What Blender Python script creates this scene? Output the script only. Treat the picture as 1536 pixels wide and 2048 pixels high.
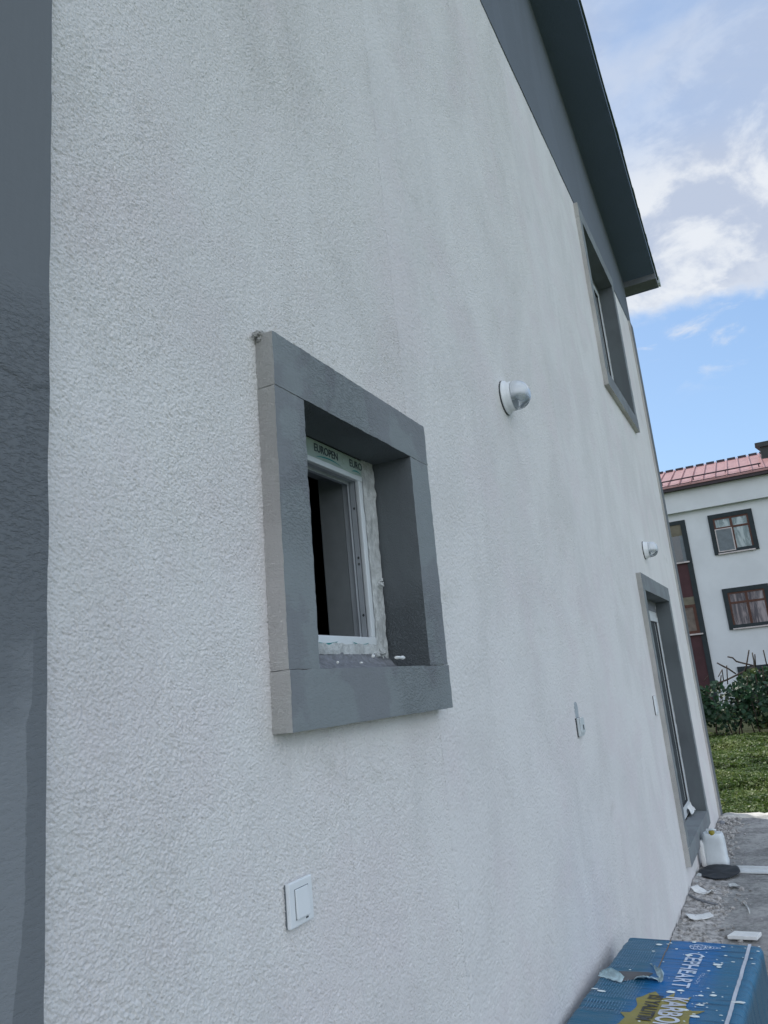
import bpy, bmesh, math, random
import numpy as np
from mathutils import Vector, Matrix, noise as mn

scene = bpy.context.scene
for o in list(bpy.data.objects): bpy.data.objects.remove(o)
C = scene.collection
R = math.radians

# ------------------------------------------------------------------ camera
F = 1528.0
def _n(v):
    v = np.array(v, float); return v/np.linalg.norm(v)
_X = _n([797, 286, F]); _Z = _n([-623, -6424, F]); _Z = _n(_Z-_X*(_Z@_X)); _Y = np.cross(_Z, _X)
RM = np.array([_X, _Y, _Z])
CAMP = np.array([0.0, -1.0, 1.75])
cam_d = bpy.data.cameras.new('camera'); cam = bpy.data.objects.new('camera', cam_d); C.objects.link(cam)
cam_d.sensor_fit = 'VERTICAL'; cam_d.sensor_height = 36.0; cam_d.lens = 36.0*F/2048.0
cam_d.clip_start = 0.02; cam_d.clip_end = 3000
m = Matrix.Identity(4)
for i in range(3):
    m[i][0] = RM[i, 0]; m[i][1] = -RM[i, 1]; m[i][2] = -RM[i, 2]; m[i][3] = CAMP[i]
cam.matrix_world = m
scene.camera = cam
def at_x(px, py, X):
    r = RM@np.array([px-768, py-1024, F]); return CAMP+r*(X/r[0])
def at_z(px, py, zz):
    r = RM@np.array([px-768, py-1024, F]); return CAMP+r*((zz-CAMP[2])/r[2])

# ------------------------------------------------------------------ light
SUN_EL, SUN_AZ = 52.0, 42.0          # azimuth measured from +Y towards +X
sd = bpy.data.lights.new('sun', 'SUN'); sun = bpy.data.objects.new('sun', sd); C.objects.link(sun)
sd.energy = 2.8; sd.angle = R(0.53); sd.color = (1.0, 0.95, 0.87)
dirv = Vector((math.sin(R(SUN_AZ))*math.cos(R(SUN_EL)), math.cos(R(SUN_AZ))*math.cos(R(SUN_EL)), math.sin(R(SUN_EL))))
sun.rotation_euler = dirv.to_track_quat('Z', 'Y').to_euler()
sun.location = dirv*60
scene.view_settings.view_transform = 'Standard'; scene.view_settings.look = 'None'
scene.view_settings.exposure = 0.47; scene.view_settings.gamma = 1.0

class NT:
    """tiny node-graph helper"""
    def __init__(s, tree): s.t = tree; s.n = tree.nodes; s.l = tree.links
    def add(s, typ, **kw):
        nd = s.n.new(typ)
        for k, v in kw.items():
            if k.startswith('i_'):
                key = k[2:]; key = int(key) if key.isdigit() else key
                s.put(nd.inputs[key], v)
            else: setattr(nd, k, v)
        return nd
    def put(s, sock, v):
        if isinstance(v, bpy.types.NodeSocket): s.l.new(v, sock)
        else: sock.default_value = v
    def math(s, op, a, b=0.0, c=None, clamp=False):
        nd = s.n.new('ShaderNodeMath'); nd.operation = op; nd.use_clamp = clamp
        s.put(nd.inputs[0], a); s.put(nd.inputs[1], b)
        if c is not None: s.put(nd.inputs[2], c)
        return nd.outputs[0]
    def ramp(s, v, a, b, c=0.0, d=1.0, smooth=True):
        nd = s.n.new('ShaderNodeMapRange'); nd.interpolation_type = 'SMOOTHSTEP' if smooth else 'LINEAR'
        for k, x in zip((0, 1, 2, 3, 4), (v, a, b, c, d)): s.put(nd.inputs[k], x)
        return nd.outputs[0]
    def mix(s, f, a, b):
        nd = s.n.new('ShaderNodeMix'); nd.data_type = 'RGBA'
        s.put(nd.inputs[0], f); s.put(nd.inputs[6], a); s.put(nd.inputs[7], b)
        return nd.outputs[2]
    def noise(s, vec, scale, detail=4.0, rough=0.55, dist=0.0):
        nd = s.add('ShaderNodeTexNoise'); nd.inputs['Scale'].default_value = scale
        nd.inputs['Detail'].default_value = detail; nd.inputs['Roughness'].default_value = rough
        nd.inputs['Distortion'].default_value = dist
        if vec is not None: s.l.new(vec, nd.inputs['Vector'])
        return nd.outputs['Fac']
    def mapping(s, vec, loc=(0, 0, 0), rot=(0, 0, 0), sc=(1, 1, 1)):
        nd = s.add('ShaderNodeMapping'); nd.inputs[1].default_value = loc
        nd.inputs[2].default_value = rot; nd.inputs[3].default_value = sc
        s.l.new(vec, nd.inputs[0]); return nd.outputs[0]
def c4(c): return (c[0], c[1], c[2], 1.0)

# ------------------------------------------------------------------ world
w = bpy.data.worlds.new('World'); scene.world = w; w.use_nodes = True
g = NT(w.node_tree); g.n.clear()
sky = g.add('ShaderNodeTexSky'); sky.sky_type = 'NISHITA'; sky.sun_disc = False
sky.sun_elevation = R(SUN_EL); sky.sun_rotation = R(SUN_AZ); sky.air_density = 1.15; sky.dust_density = 0.6; sky.ozone_density = 1.6
tc = g.add('ShaderNodeTexCoord'); dv = tc.outputs['Generated']
sep = g.add('ShaderNodeSeparateXYZ'); g.l.new(dv, sep.inputs[0]); dx, dy, dz = sep.outputs
nbig = g.noise(dv, 5.0, 7, 0.55, 0.3)
nfine = g.noise(g.mapping(dv, (3, 1, 2), (0, 0, 0), (1, 1, 1.6)), 11.0, 8, 0.6, 0.4)
edge = g.math('ADD', dz, g.math('MULTIPLY', g.math('SUBTRACT', nbig, 0.5), 0.10))
edge = g.math('ADD', edge, g.math('MULTIPLY', g.math('SUBTRACT', nfine, 0.5), 0.07))
cover = g.ramp(edge, 0.408, 0.436)
back = g.ramp(dx, 0.35, -0.2)                 # unseen cloud added behind the camera to brighten the shaded wall
cover = g.math('MAXIMUM', cover, g.math('MULTIPLY', back, g.ramp(nbig, 0.36, 0.5)))
thin = g.noise(g.mapping(dv, (0, 0, 1), (0.2, 0.5, 0), (1.0, 1.4, 2.6)), 2.6, 7, 0.5, 0.8)
high = g.ramp(g.math('ADD', dz, g.math('MULTIPLY', g.math('SUBTRACT', thin, 0.5), 0.22)), 0.5, 0.62)
dens = g.math('SUBTRACT', 1.0, g.math('MULTIPLY', high, g.ramp(thin, 0.30, 0.70, 0.80, 0.25)))
dens = g.math('MULTIPLY', cover, dens)
wn = g.noise(g.mapping(dv, (1.3, 0.2, 0.4), (0.5, 0, 0), (1, 1.0, 2.6)), 9.0, 8, 0.62, 0.5)
wisp = g.math('MULTIPLY', g.ramp(wn, 0.53, 0.72), g.math('MULTIPLY', g.ramp(dz, 0.30, 0.37), g.ramp(dz, 0.43, 0.40)))
dens = g.math('MAXIMUM', dens, g.math('MULTIPLY', wisp, 0.8))
shade = g.ramp(g.noise(g.mapping(dv, (5, 2, 1), (0.3, 0, 0), (1, 1, 1.7)), 9.0, 8, 0.60, 0.25), 0.40, 0.58)
shade = g.math('MAXIMUM', g.math('MULTIPLY', shade, g.ramp(dz, .66, .5, .45, 1.0)), g.math('MULTIPLY', g.ramp(edge, 0.455, 0.415), 0.8))
ccol = g.mix(shade, (3.75, 4.3, 5.4, 1), (5.9, 6.2, 6.65, 1))
ccol = g.mix(g.ramp(g.math('ADD', g.math('MULTIPLY', dy, -1.0), g.math('MULTIPLY', dx, -0.6)), 0.15, 0.7), ccol, (10.5, 11.2, 12.2, 1))   # out-of-view clouds made brighter to throw light on the wall
skyc = g.mix(g.ramp(dz, 0.45, 0.0, 0.30, 0.6), sky.outputs[0], (2.7, 4.7, 7.9, 1))
mixc = g.mix(dens, skyc, ccol)
bg = g.add('ShaderNodeBackground'); g.l.new(mixc, bg.inputs[0]); bg.inputs[1].default_value = 0.1
wo = g.add('ShaderNodeOutputWorld'); g.l.new(bg.outputs[0], wo.inputs[0])

# ------------------------------------------------------------------ materials
def new_mat(name):
    mt = bpy.data.materials.new(name); mt.use_nodes = True
    g = NT(mt.node_tree); b = g.n['Principled BSDF']
    t = g.add('ShaderNodeTexCoord')
    return mt, g, b, t.outputs['Object']
def simple(name, col, rough=0.6, spec=0.5, var=0.12, vs=6.0, bump=0.0, bs=60.0, metal=0.0, bd=0.003):
    mt, g, b, co = new_mat(name)
    nz = g.noise(co, vs, 5, 0.6)
    k0 = [x*(1-var) for x in col]; k1 = [min(1, x*(1+var)) for x in col]
    g.put(b.inputs['Base Color'], g.mix(g.ramp(nz, 0.3, 0.7), c4(k0), c4(k1)))
    b.inputs['Roughness'].default_value = rough; b.inputs['Specular IOR Level'].default_value = spec
    b.inputs['Metallic'].default_value = metal
    if bump:
        bn = g.add('ShaderNodeBump'); bn.inputs['Strength'].default_value = bump; bn.inputs['Distance'].default_value = bd
        g.l.new(g.noise(co, bs, 5, 0.65), bn.inputs['Height']); g.l.new(bn.outputs[0], b.inputs['Normal'])
    return mt

def stucco(name, col, col2, strength=1.0, grain=150.0, raw=False):
    mt, g, b, co = new_mat(name)
    # slowly varying direction for the float strokes
    wv = g.add('ShaderNodeTexNoise'); wv.inputs['Scale'].default_value = 0.9; wv.inputs['Detail'].default_value = 1.0
    g.l.new(co, wv.inputs['Vector'])
    off = g.add('ShaderNodeVectorMath', operation='MULTIPLY_ADD')
    g.l.new(wv.outputs['Color'], off.inputs[0]); off.inputs[1].default_value = (0.35, 0.0, 0.35); g.l.new(co, off.inputs[2])
    p = off.outputs[0]
    a = g.mapping(p, (0, 0, 0), (0, R(-40), 0), (0.62, 1.0, 1.0))
    n1 = g.noise(a, grain*1.7, 3.0, 0.7)
    vo = g.add('ShaderNodeTexVoronoi', feature='F1'); vo.inputs['Scale'].default_value = grain*1.35
    wob = g.add('ShaderNodeVectorMath', operation='MULTIPLY_ADD'); nn = g.add('ShaderNodeTexNoise'); nn.inputs['Scale'].default_value = grain*.8
    g.l.new(p, nn.inputs['Vector']); g.l.new(nn.outputs['Color'], wob.inputs[0]); wob.inputs[1].default_value = (.004, .004, .004); g.l.new(a, wob.inputs[2])
    g.l.new(wob.outputs[0], vo.inputs['Vector'])
    n2 = g.noise(g.mapping(p, (7, 3, 1), (0, R(-52), 0), (0.45, 1, 1)), grain*0.9, 3, 0.65)
    n3 = g.noise(g.mapping(p, (1, 3, 9), (0, R(-35), 0), (0.30, 1, 1)), grain*0.22, 4, 0.6)
    grit = g.math('MULTIPLY', g.ramp(n1, 0.36, 0.54), 0.75)
    hgt = g.math('ADD', grit, g.math('MULTIPLY', g.ramp(vo.outputs['Distance'], 0.75, 0.25), 0.40))
    hgt = g.math('ADD', hgt, g.math('MULTIPLY', g.ramp(n2, 0.30, 0.55), 0.45))
    hgt = g.math('ADD', hgt, g.math('MULTIPLY', g.ramp(n3, 0.26, 0.40), 0.45))
    hgt = g.math('MULTIPLY', hgt, g.ramp(g.noise(co, 1.6, 3, 0.5), 0.3, 0.7, 0.65, 1.15))
    if raw: hgt = g.math('MULTIPLY', g.noise(a, 300, 3.0, 0.7), 0.6)
    bn = g.add('ShaderNodeBump'); bn.inputs['Strength'].default_value = strength; bn.inputs['Distance'].default_value = 0.0030
    g.l.new(hgt, bn.inputs['Height']); g.l.new(bn.outputs[0], b.inputs['Normal'])
    big = g.noise(g.mapping(co, (0, 0, 0), (0, R(-28), 0), (1.25, 1, 0.7)), 1.5, 7, 0.66, 0.5)
    c = g.mix(g.ramp(big, 0.36, 0.60), c4(col), c4(col2))
    sm = g.noise(g.mapping(co, (3, 1, 8), (0, R(35), 0), (1, 1, 1.6)), 2.2, 7, 0.7, 0.4)
    c = g.mix(g.ramp(sm, 0.60, 0.72, 0, 0.5), c, c4((col[0]*.84, col[1]*.85, col[2]*.82)))
    tint = g.noise(g.mapping(co, (4, 4, 4)), 2.4, 4, 0.6)
    c = g.mix(g.ramp(tint, 0.42, 0.72, 0.0, 0.5), c, c4((col[0]*1.03, col[1]*0.965, col[2]*1.0)))
    g.put(b.inputs['Base Color'], c); b.inputs['Roughness'].default_value = 0.93; b.inputs['Specular IOR Level'].default_value = 0.15
    return mt

EDX = -3.505
def gray_paint(name, a, bcol, patch=0.5, bump=0.5, bs=140.0, streak=(1, 1, 0.35), ps=2.2, edge=False):
    mt, g, b, co = new_mat(name)
    pn = g.noise(g.mapping(co, (2, 0, 5), (0, 0, 0), streak), ps, 5, 0.55, 0.4)
    f = g.ramp(pn, patch-0.03, patch+0.03)
    if edge:      # second coat rolled on up to a ragged vertical line, low on the pilaster
        s_ = g.add('ShaderNodeSeparateXYZ'); g.l.new(co, s_.inputs[0])
        rg = g.math('ADD', s_.outputs[0], g.math('MULTIPLY', g.math('SUBTRACT', g.noise(g.mapping(co, (0, 0, 0), (0, 0, 0), (1, 1, .35)), 9, 6, .65), .5), .05))
        rg = g.math('ADD', rg, g.math('MULTIPLY', s_.outputs[2], -0.050))
        zl = g.math('ADD', s_.outputs[2], g.math('MULTIPLY', g.noise(co, 5, 5, .6), .5))
        f = g.math('MULTIPLY', g.ramp(rg, EDX+.0012, EDX-.0012), g.ramp(zl, 2.15, 2.0))
        f = g.math('ADD', f, g.math('MULTIPLY', g.ramp(pn, .45, .6), .25))
    fine = g.noise(g.mapping(co, (0, 0, 0), (0, R(70), 0), (3, 1, 0.3)), 40, 4, 0.6)
    f = g.math('ADD', g.math('MULTIPLY', f, 0.85), g.math('MULTIPLY', g.ramp(fine, 0.35, 0.65), 0.05 if edge else 0.22))
    g.put(b.inputs['Base Color'], g.mix(f, c4(a), c4(bcol)))
    b.inputs['Roughness'].default_value = 0.85; b.inputs['Specular IOR Level'].default_value = 0.2
    n1 = g.noise(g.mapping(co, (0, 0, 0), (0, R(30), 0), (0.5, 1, 1)), bs, 4, 0.65)
    if edge:
        zz = g.math('ADD', s_.outputs[2], g.math('MULTIPLY', g.math('SUBTRACT', g.noise(co, 6, 4, .6), .5), .12))
        seam = g.math('MULTIPLY', g.ramp(zz, 2.285, 2.300), 1.6)
        band_ = g.math('MULTIPLY', g.ramp(zz, 2.50, 2.38), g.ramp(zz, 1.75, 2.1, .2, 1.0))
        n1 = g.math('ADD', g.math('MULTIPLY', g.ramp(n1, .3, .6), g.math('ADD', g.math('MULTIPLY', band_, 0.7), .05)), seam)
        bn = g.add('ShaderNodeBump'); bn.inputs['Strength'].default_value = 1.0; bn.inputs['Distance'].default_value = 0.0025
        g.l.new(n1, bn.inputs['Height']); g.l.new(bn.outputs[0], b.inputs['Normal'])
        return mt
    rough_zone = g.ramp(g.noise(co, 1.7, 3, 0.5), 0.45, 0.62, 0.25, 1.3)
    bn = g.add('ShaderNodeBump'); bn.inputs['Strength'].default_value = bump; bn.inputs['Distance'].default_value = 0.0025
    g.l.new(g.math('MULTIPLY', g.ramp(n1, 0.3, 0.6), rough_zone), bn.inputs['Height']); g.l.new(bn.outputs[0], b.inputs['Normal'])
    return mt

M = {}
M['stucco'] = stucco('white_stucco', (0.715, 0.705, 0.690), (0.785, 0.775, 0.760))
M['coat'] = stucco('white_grained_coat', (0.715, 0.705, 0.690), (0.785, 0.775, 0.760), 0.8, 420, True)
M['cream'] = stucco('cream_stucco', (0.60, 0.595, 0.565), (0.70, 0.69, 0.66), 1.0, 260)
M['pilaster'] = gray_paint('gray_pilaster_paint', (0.158, 0.172, 0.184), (0.240, 0.256, 0.270), 0.5, 1.0, 150, (1, 1, .3), 1.6, True)
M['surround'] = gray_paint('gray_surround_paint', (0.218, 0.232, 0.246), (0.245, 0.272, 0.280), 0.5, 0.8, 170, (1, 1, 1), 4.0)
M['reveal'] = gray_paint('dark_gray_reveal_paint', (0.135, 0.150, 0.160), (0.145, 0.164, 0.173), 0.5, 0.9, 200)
M['band'] = gray_paint('gray_band_paint', (0.150, 0.172, 0.198), (0.16, 0.183, 0.212), 0.5, 0.3, 90, (1, 1, .4), 1.5)
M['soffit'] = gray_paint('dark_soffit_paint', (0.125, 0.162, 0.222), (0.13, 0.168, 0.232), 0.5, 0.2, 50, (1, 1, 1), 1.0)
M['eave'] = simple('eave_gray', (0.15, 0.165, 0.18), 0.7)
M['roofgreen'] = simple('green_roof_metal', (0.06, 0.10, 0.07), 0.5, bump=0.2)
M['pvc'] = simple('white_pvc', (0.74, 0.78, 0.80), 0.32, 0.5, 0.03, 9)
M['plastic'] = simple('white_plastic', (0.80, 0.83, 0.85), 0.3, 0.5, 0.02)
M['plastic_sock'] = simple('old_white_plastic', (0.60, 0.65, 0.66), 0.4, 0.5, 0.05)
M['rubber'] = simple('dark_gasket', (0.05, 0.055, 0.06), 0.7)
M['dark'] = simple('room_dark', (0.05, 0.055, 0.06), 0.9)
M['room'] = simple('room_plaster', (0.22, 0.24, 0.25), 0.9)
M['filler'] = simple('filler_plaster', (0.56, 0.58, 0.575), 0.9, 0.2, 0.22, 25, 1.0, 90, bd=0.006)
M['mortar'] = simple('gray_mortar', (0.23, 0.24, 0.26), 0.95, 0.1, 0.2, 60, 0.9, 260, bd=0.003)
M['scrap'] = simple('white_scrap', (0.78, 0.79, 0.78), 0.8, 0.2, 0.06, 30, 0.5, 80)
M['print_dark'] = simple('print_dark', (0.05, 0.07, 0.08), 0.6)
M['print_teal'] = simple('print_teal', (0.03, 0.26, 0.26), 0.6)
M['print_faint'] = simple('print_faint', (0.42, 0.50, 0.46), 0.6)

def concrete():
    mt, g, b, co = new_mat('rough_concrete')
    n1 = g.noise(co, 3.0, 8, 0.7); n2 = g.noise(co, 26, 6, 0.7); n3 = g.noise(co, 1.1, 4, 0.6)
    f = g.math('ADD', g.math('MULTIPLY', n1, 0.6), g.math('MULTIPLY', n2, 0.4))
    c = g.mix(g.ramp(f, 0.38, 0.62), (0.20, 0.20, 0.195, 1), (0.46, 0.455, 0.44, 1))
    c = g.mix(g.ramp(n3, 0.5, 0.7, 0, 0.4), c, (0.30, 0.27, 0.28, 1))
    g.put(b.inputs['Base Color'], c); b.inputs['Roughness'].default_value = 0.92; b.inputs['Specular IOR Level'].default_value = 0.25
    bn = g.add('ShaderNodeBump'); bn.inputs['Strength'].default_value = 0.9; bn.inputs['Distance'].default_value = 0.012
    g.l.new(g.noise(co, 24, 7, 0.75), bn.inputs['Height']); g.l.new(bn.outputs[0], b.inputs['Normal'])
    return mt
M['concrete'] = concrete()
M['kerb'] = simple('pale_kerb', (0.58, 0.56, 0.52), 0.9, 0.2, 0.2, 14, 0.7, 40)
M['soil'] = simple('soil', (0.035, 0.042, 0.020), 0.95, 0.1, 0.4, 8, 0.6, 20)
M['field'] = simple('far_grass', (0.07, 0.095, 0.03), 0.95, 0.1, 0.35, 1.5, 0.6, 12)

def leafmat(name, cols, trans=0.35, rough=0.5):
    mt, g, b, co = new_mat(name)
    at = g.add('ShaderNodeAttribute', attribute_name='tone')
    f = at.outputs['Fac']
    c = g.mix(g.ramp(f, 0.0, 0.5, smooth=False), c4(cols[0]), c4(cols[1]))
    c = g.mix(g.ramp(f, 0.5, 1.0, smooth=False), c, c4(cols[2]))
    g.put(b.inputs['Base Color'], c); b.inputs['Roughness'].default_value = rough
    tr = g.add('ShaderNodeBsdfTranslucent'); g.put(tr.inputs[0], c)
    mx = g.add('ShaderNodeMixShader'); mx.inputs[0].default_value = trans
    g.l.new(b.outputs[0], mx.inputs[1]); g.l.new(tr.outputs[0], mx.inputs[2])
    g.l.new(mx.outputs[0], g.n['Material Output'].inputs[0]); return mt
M['cover'] = leafmat('ground_cover_leaves', [(0.030, 0.062, 0.013), (0.080, 0.140, 0.026), (0.23, 0.28, 0.095)], 0.35, 0.5)
M['shrubleaf'] = leafmat('shrub_leaves', [(0.020, 0.060, 0.032), (0.036, 0.095, 0.045), (0.10, 0.125, 0.03)], 0.28, 0.5)
M['bark'] = simple('dry_bark', (0.09, 0.07, 0.06), 0.9, 0.1, 0.3, 30, 0.5)
M['bark_pale'] = simple('pale_bark', (0.17, 0.15, 0.13), 0.9, 0.1, 0.3, 30, 0.5)

def glassmat(name, tint=(0.9, 0.95, 0.95), rough=0.02):
    mt, g, b, co = new_mat(name)
    b.inputs['Base Color'].default_value = c4(tint); b.inputs['Transmission Weight'].default_value = 1.0
    b.inputs['Roughness'].default_value = rough; b.inputs['IOR'].default_value = 1.45
    return mt
M['glass'] = glassmat('clear_glass')
def panemat(name, col, rough=0.06):
    mt, g, b, co = new_mat(name)
    nz = g.noise(co, 1.2, 3, 0.5)
    g.put(b.inputs['Base Color'], g.mix(g.ramp(nz, 0.35, 0.65), c4(col), c4([x*0.6 for x in col])))
    b.inputs['Roughness'].default_value = rough; b.inputs['Specular IOR Level'].default_value = 0.8
    b.inputs['Coat Weight'].default_value = 0.6; b.inputs['Coat Roughness'].default_value = 0.03
    bn = g.add('ShaderNodeBump'); bn.inputs['Strength'].default_value = 0.15; bn.inputs['Distance'].default_value = 0.02
    g.l.new(g.noise(co, 2.0, 2, 0.5), bn.inputs['Height']); g.l.new(bn.outputs[0], b.inputs['Normal'])
    return mt
M['pane'] = panemat('window_glass', (0.035, 0.045, 0.05))

# ------------------------------------------------------------------ object helpers
ORG = {}
def thing(name, label, cat, loc=(0, 0, 0), group=None):
    o = bpy.data.objects.new(name, None); C.objects.link(o); o.location = loc; o.empty_display_size = 0.1
    o['label'] = label; o['category'] = cat
    if group: o['group'] = group
    ORG[o.name] = Vector(loc); return o
def tag(o, label, cat, group=None):
    o['label'] = label; o['category'] = cat
    if group: o['group'] = group
    return o
def obj(name, bm, mat, parent=None, loc=None, smooth=False, kind=None, local=False):
    """bm in world coordinates; links it as one mesh object with its origin at the thing's base"""
    me = bpy.data.meshes.new(name)
    if isinstance(bm, bmesh.types.BMesh):
        bm.normal_update(); bm.to_mesh(me); bm.free()
    else: me = bm
    mats = mat if isinstance(mat, (list, tuple)) else [mat]
    for k in mats: me.materials.append(k)
    o = bpy.data.objects.new(name, me); C.objects.link(o)
    if parent is not None:
        org = ORG[parent.name]; ORG[o.name] = org; o.parent = parent
    else:
        org = Vector(loc) if loc is not None else Vector((0, 0, 0)); o.location = org; ORG[o.name] = org
    if not local: me.transform(Matrix.Translation(-org))
    if smooth:
        for p in me.polygons: p.use_smooth = True
    if kind: o['kind'] = kind
    return o
def box(bm, x0, x1, y0, y1, z0, z1, mi=0, bev=0.0):
    vs = [bm.verts.new((x, y, z)) for x in (x0, x1) for y in (y0, y1) for z in (z0, z1)]
    fs = []
    for idx in ((0, 1, 3, 2), (4, 6, 7, 5), (0, 4, 5, 1), (2, 3, 7, 6), (0, 2, 6, 4), (1, 5, 7, 3)):
        f = bm.faces.new([vs[i] for i in idx]); f.material_index = mi; fs.append(f)
    if bev > 0:
        es = {e for f in fs for e in f.edges}
        bmesh.ops.bevel(bm, geom=list(es), offset=bev, segments=2, affect='EDGES', profile=0.6)
    return vs
def B(*a, **k):
    bm = bmesh.new(); box(bm, *a, **k); return bm
def rough_box(bm, x0, x1, y0, y1, z0, z1, seg=0.02, amp=0.0015, fn=None, seed=0.0, edge=0.003):
    """subdivided box whose skin wobbles a little and whose edges are worn"""
    def cuts(a, b): n = max(1, int(round((b-a)/seg))); return [a+(b-a)*i/n for i in range(n+1)]
    X, Y, Z = cuts(x0, x1), cuts(y0, y1), cuts(z0, z1)
    cache = {}
    def V(x, y, z):
        k = (round(x, 5), round(y, 5), round(z, 5))
        if k in cache: return cache[k]
        p = Vector((x, y, z)); q = p*18+Vector((seed, seed*2, 0))
        d = Vector((mn.noise(q), mn.noise(q+Vector((9, 0, 0))), mn.noise(q+Vector((0, 9, 0)))))*amp
        d += Vector((mn.noise(p*70), mn.noise(p*70+Vector((5, 5, 5))), mn.noise(p*70+Vector((2, 8, 5)))))*amp*1.3
        near = sum((abs(p[i]-lo) < 1e-5 or abs(p[i]-hi) < 1e-5) for i, (lo, hi) in enumerate(((x0, x1), (y0, y1), (z0, z1))))
        if near >= 2:
            e = edge*(0.4+abs(mn.noise(p*35+Vector((seed, 0, 0))))*1.8)
            for i, (lo, hi) in enumerate(((x0, x1), (y0, y1), (z0, z1))):
                if abs(p[i]-lo) < 1e-5: d[i] += e*0.5
                if abs(p[i]-hi) < 1e-5: d[i] -= e*0.5
        p2 = p+d
        if fn: p2 = fn(p2)
        cache[k] = bm.verts.new(p2); return cache[k]
    def face(vs, mi):
        f = bm.faces.new(vs); f.material_index = mi; f.smooth = True
    for i in range(len(X)-1):
        for k in range(len(Z)-1):
            face([V(X[i], y0, Z[k]), V(X[i+1], y0, Z[k]), V(X[i+1], y0, Z[k+1]), V(X[i], y0, Z[k+1])], 0)
            face([V(X[i], y1, Z[k+1]), V(X[i+1], y1, Z[k+1]), V(X[i+1], y1, Z[k]), V(X[i], y1, Z[k])], 0)
    for j in range(len(Y)-1):
        for k in range(len(Z)-1):
            face([V(x0, Y[j+1], Z[k]), V(x0, Y[j], Z[k]), V(x0, Y[j], Z[k+1]), V(x0, Y[j+1], Z[k+1])], 1)
            face([V(x1, Y[j], Z[k]), V(x1, Y[j+1], Z[k]), V(x1, Y[j+1], Z[k+1]), V(x1, Y[j], Z[k+1])], 2)
    for i in range(len(X)-1):
        for j in range(len(Y)-1):
            face([V(X[i], Y[j+1], z0), V(X[i+1], Y[j+1], z0), V(X[i+1], Y[j], z0), V(X[i], Y[j], z0)], 3)
            face([V(X[i], Y[j], z1), V(X[i+1], Y[j], z1), V(X[i+1], Y[j+1], z1), V(X[i], Y[j+1], z1)], 4)
def prism(bm, pts, ax, a0, a1, mi=0):
    """extrude a 2-D outline along an axis (0 x, 1 y, 2 z)"""
    def P(p, a):
        v = [p[0], p[1]]; v.insert(ax, a); return v
    A = [bm.verts.new(P(p, a0)) for p in pts]; Bv = [bm.verts.new(P(p, a1)) for p in pts]
    n = len(pts)
    fs = [bm.faces.new(A), bm.faces.new(Bv[::-1])]
    for i in range(n): fs.append(bm.faces.new([A[i], Bv[i], Bv[(i+1) % n], A[(i+1) % n]]))
    for f in fs: f.material_index = mi
    bmesh.ops.recalc_face_normals(bm, faces=fs); return fs
def tube(bm, pts, rads, n=8, mi=0):
    pts = [Vector(p) for p in pts]; rings = []
    if not isinstance(rads, (list, tuple)): rads = [rads]*len(pts)
    up = Vector((0.13, 0.21, 0.97))
    for i, p in enumerate(pts):
        d = (pts[min(i+1, len(pts)-1)]-pts[max(i-1, 0)]).normalized()
        a = d.cross(up); a = a.normalized() if a.length > 1e-4 else d.cross(Vector((1, 0, 0))).normalized()
        b = d.cross(a)
        rings.append([bm.verts.new(p+(a*math.cos(2*math.pi*k/n)+b*math.sin(2*math.pi*k/n))*rads[i]) for k in range(n)])
    for i in range(len(rings)-1):
        for k in range(n):
            f = bm.faces.new([rings[i][k], rings[i][(k+1) % n], rings[i+1][(k+1) % n], rings[i+1][k]]); f.smooth = True; f.material_index = mi
    bm.faces.new(rings[0][::-1]).material_index = mi; bm.faces.new(rings[-1]).material_index = mi
def lathe(bm, prof, c, axis='y-', n=40, mi=None):
    """prof = list of (radius, distance along axis)"""
    rings = []
    for r, h in prof:
        ring = []
        for k in range(n):
            a = 2*math.pi*k/n
            if axis == 'y-': p = (c[0]+r*math.cos(a), c[1]-h, c[2]+r*math.sin(a))
            else: p = (c[0]+r*math.cos(a), c[1]+r*math.sin(a), c[2]+h)
            ring.append(bm.verts.new(p))
        rings.append(ring)
    for i in range(len(rings)-1):
        for k in range(n):
            f = bm.faces.new([rings[i][k], rings[i][(k+1) % n], rings[i+1][(k+1) % n], rings[i+1][k]]); f.smooth = True
            if mi: f.material_index = mi(i, k)
    bmesh.ops.remove_doubles(bm, verts=bm.verts, dist=1e-6)
    bmesh.ops.recalc_face_normals(bm, faces=bm.faces)
def text_bm(body, size, sx, mat4, ext=0.0, spacing=1.0, bold=0.0):
    cu = bpy.data.curves.new('txt', 'FONT'); cu.body = body; cu.size = size; cu.extrude = ext; cu.space_character = spacing
    cu.offset = bold
    to = bpy.data.objects.new('txt', cu); me = bpy.data.meshes.new_from_object(to)
    bm = bmesh.new(); bm.from_mesh(me); bm.transform(mat4@Matrix.Diagonal((sx, 1, 1, 1)))
    bpy.data.objects.remove(to); bpy.data.curves.remove(cu); bpy.data.meshes.remove(me)
    return bm

# ================================================================== SETTING
def struct(name, bm, mat, **k): return obj(name, bm, mat, kind='structure', **k)
bm = bmesh.new()
for x0, x1, y0, y1 in ((-900, 900, -900, 900),):
    vs = [bm.verts.new(p) for p in ((x0, y0, -.12), (x1, y0, -.12), (x1, y1, -.12), (x0, y1, -.12))]; bm.faces.new(vs)
struct('ground', bm, M['field'])

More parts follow.
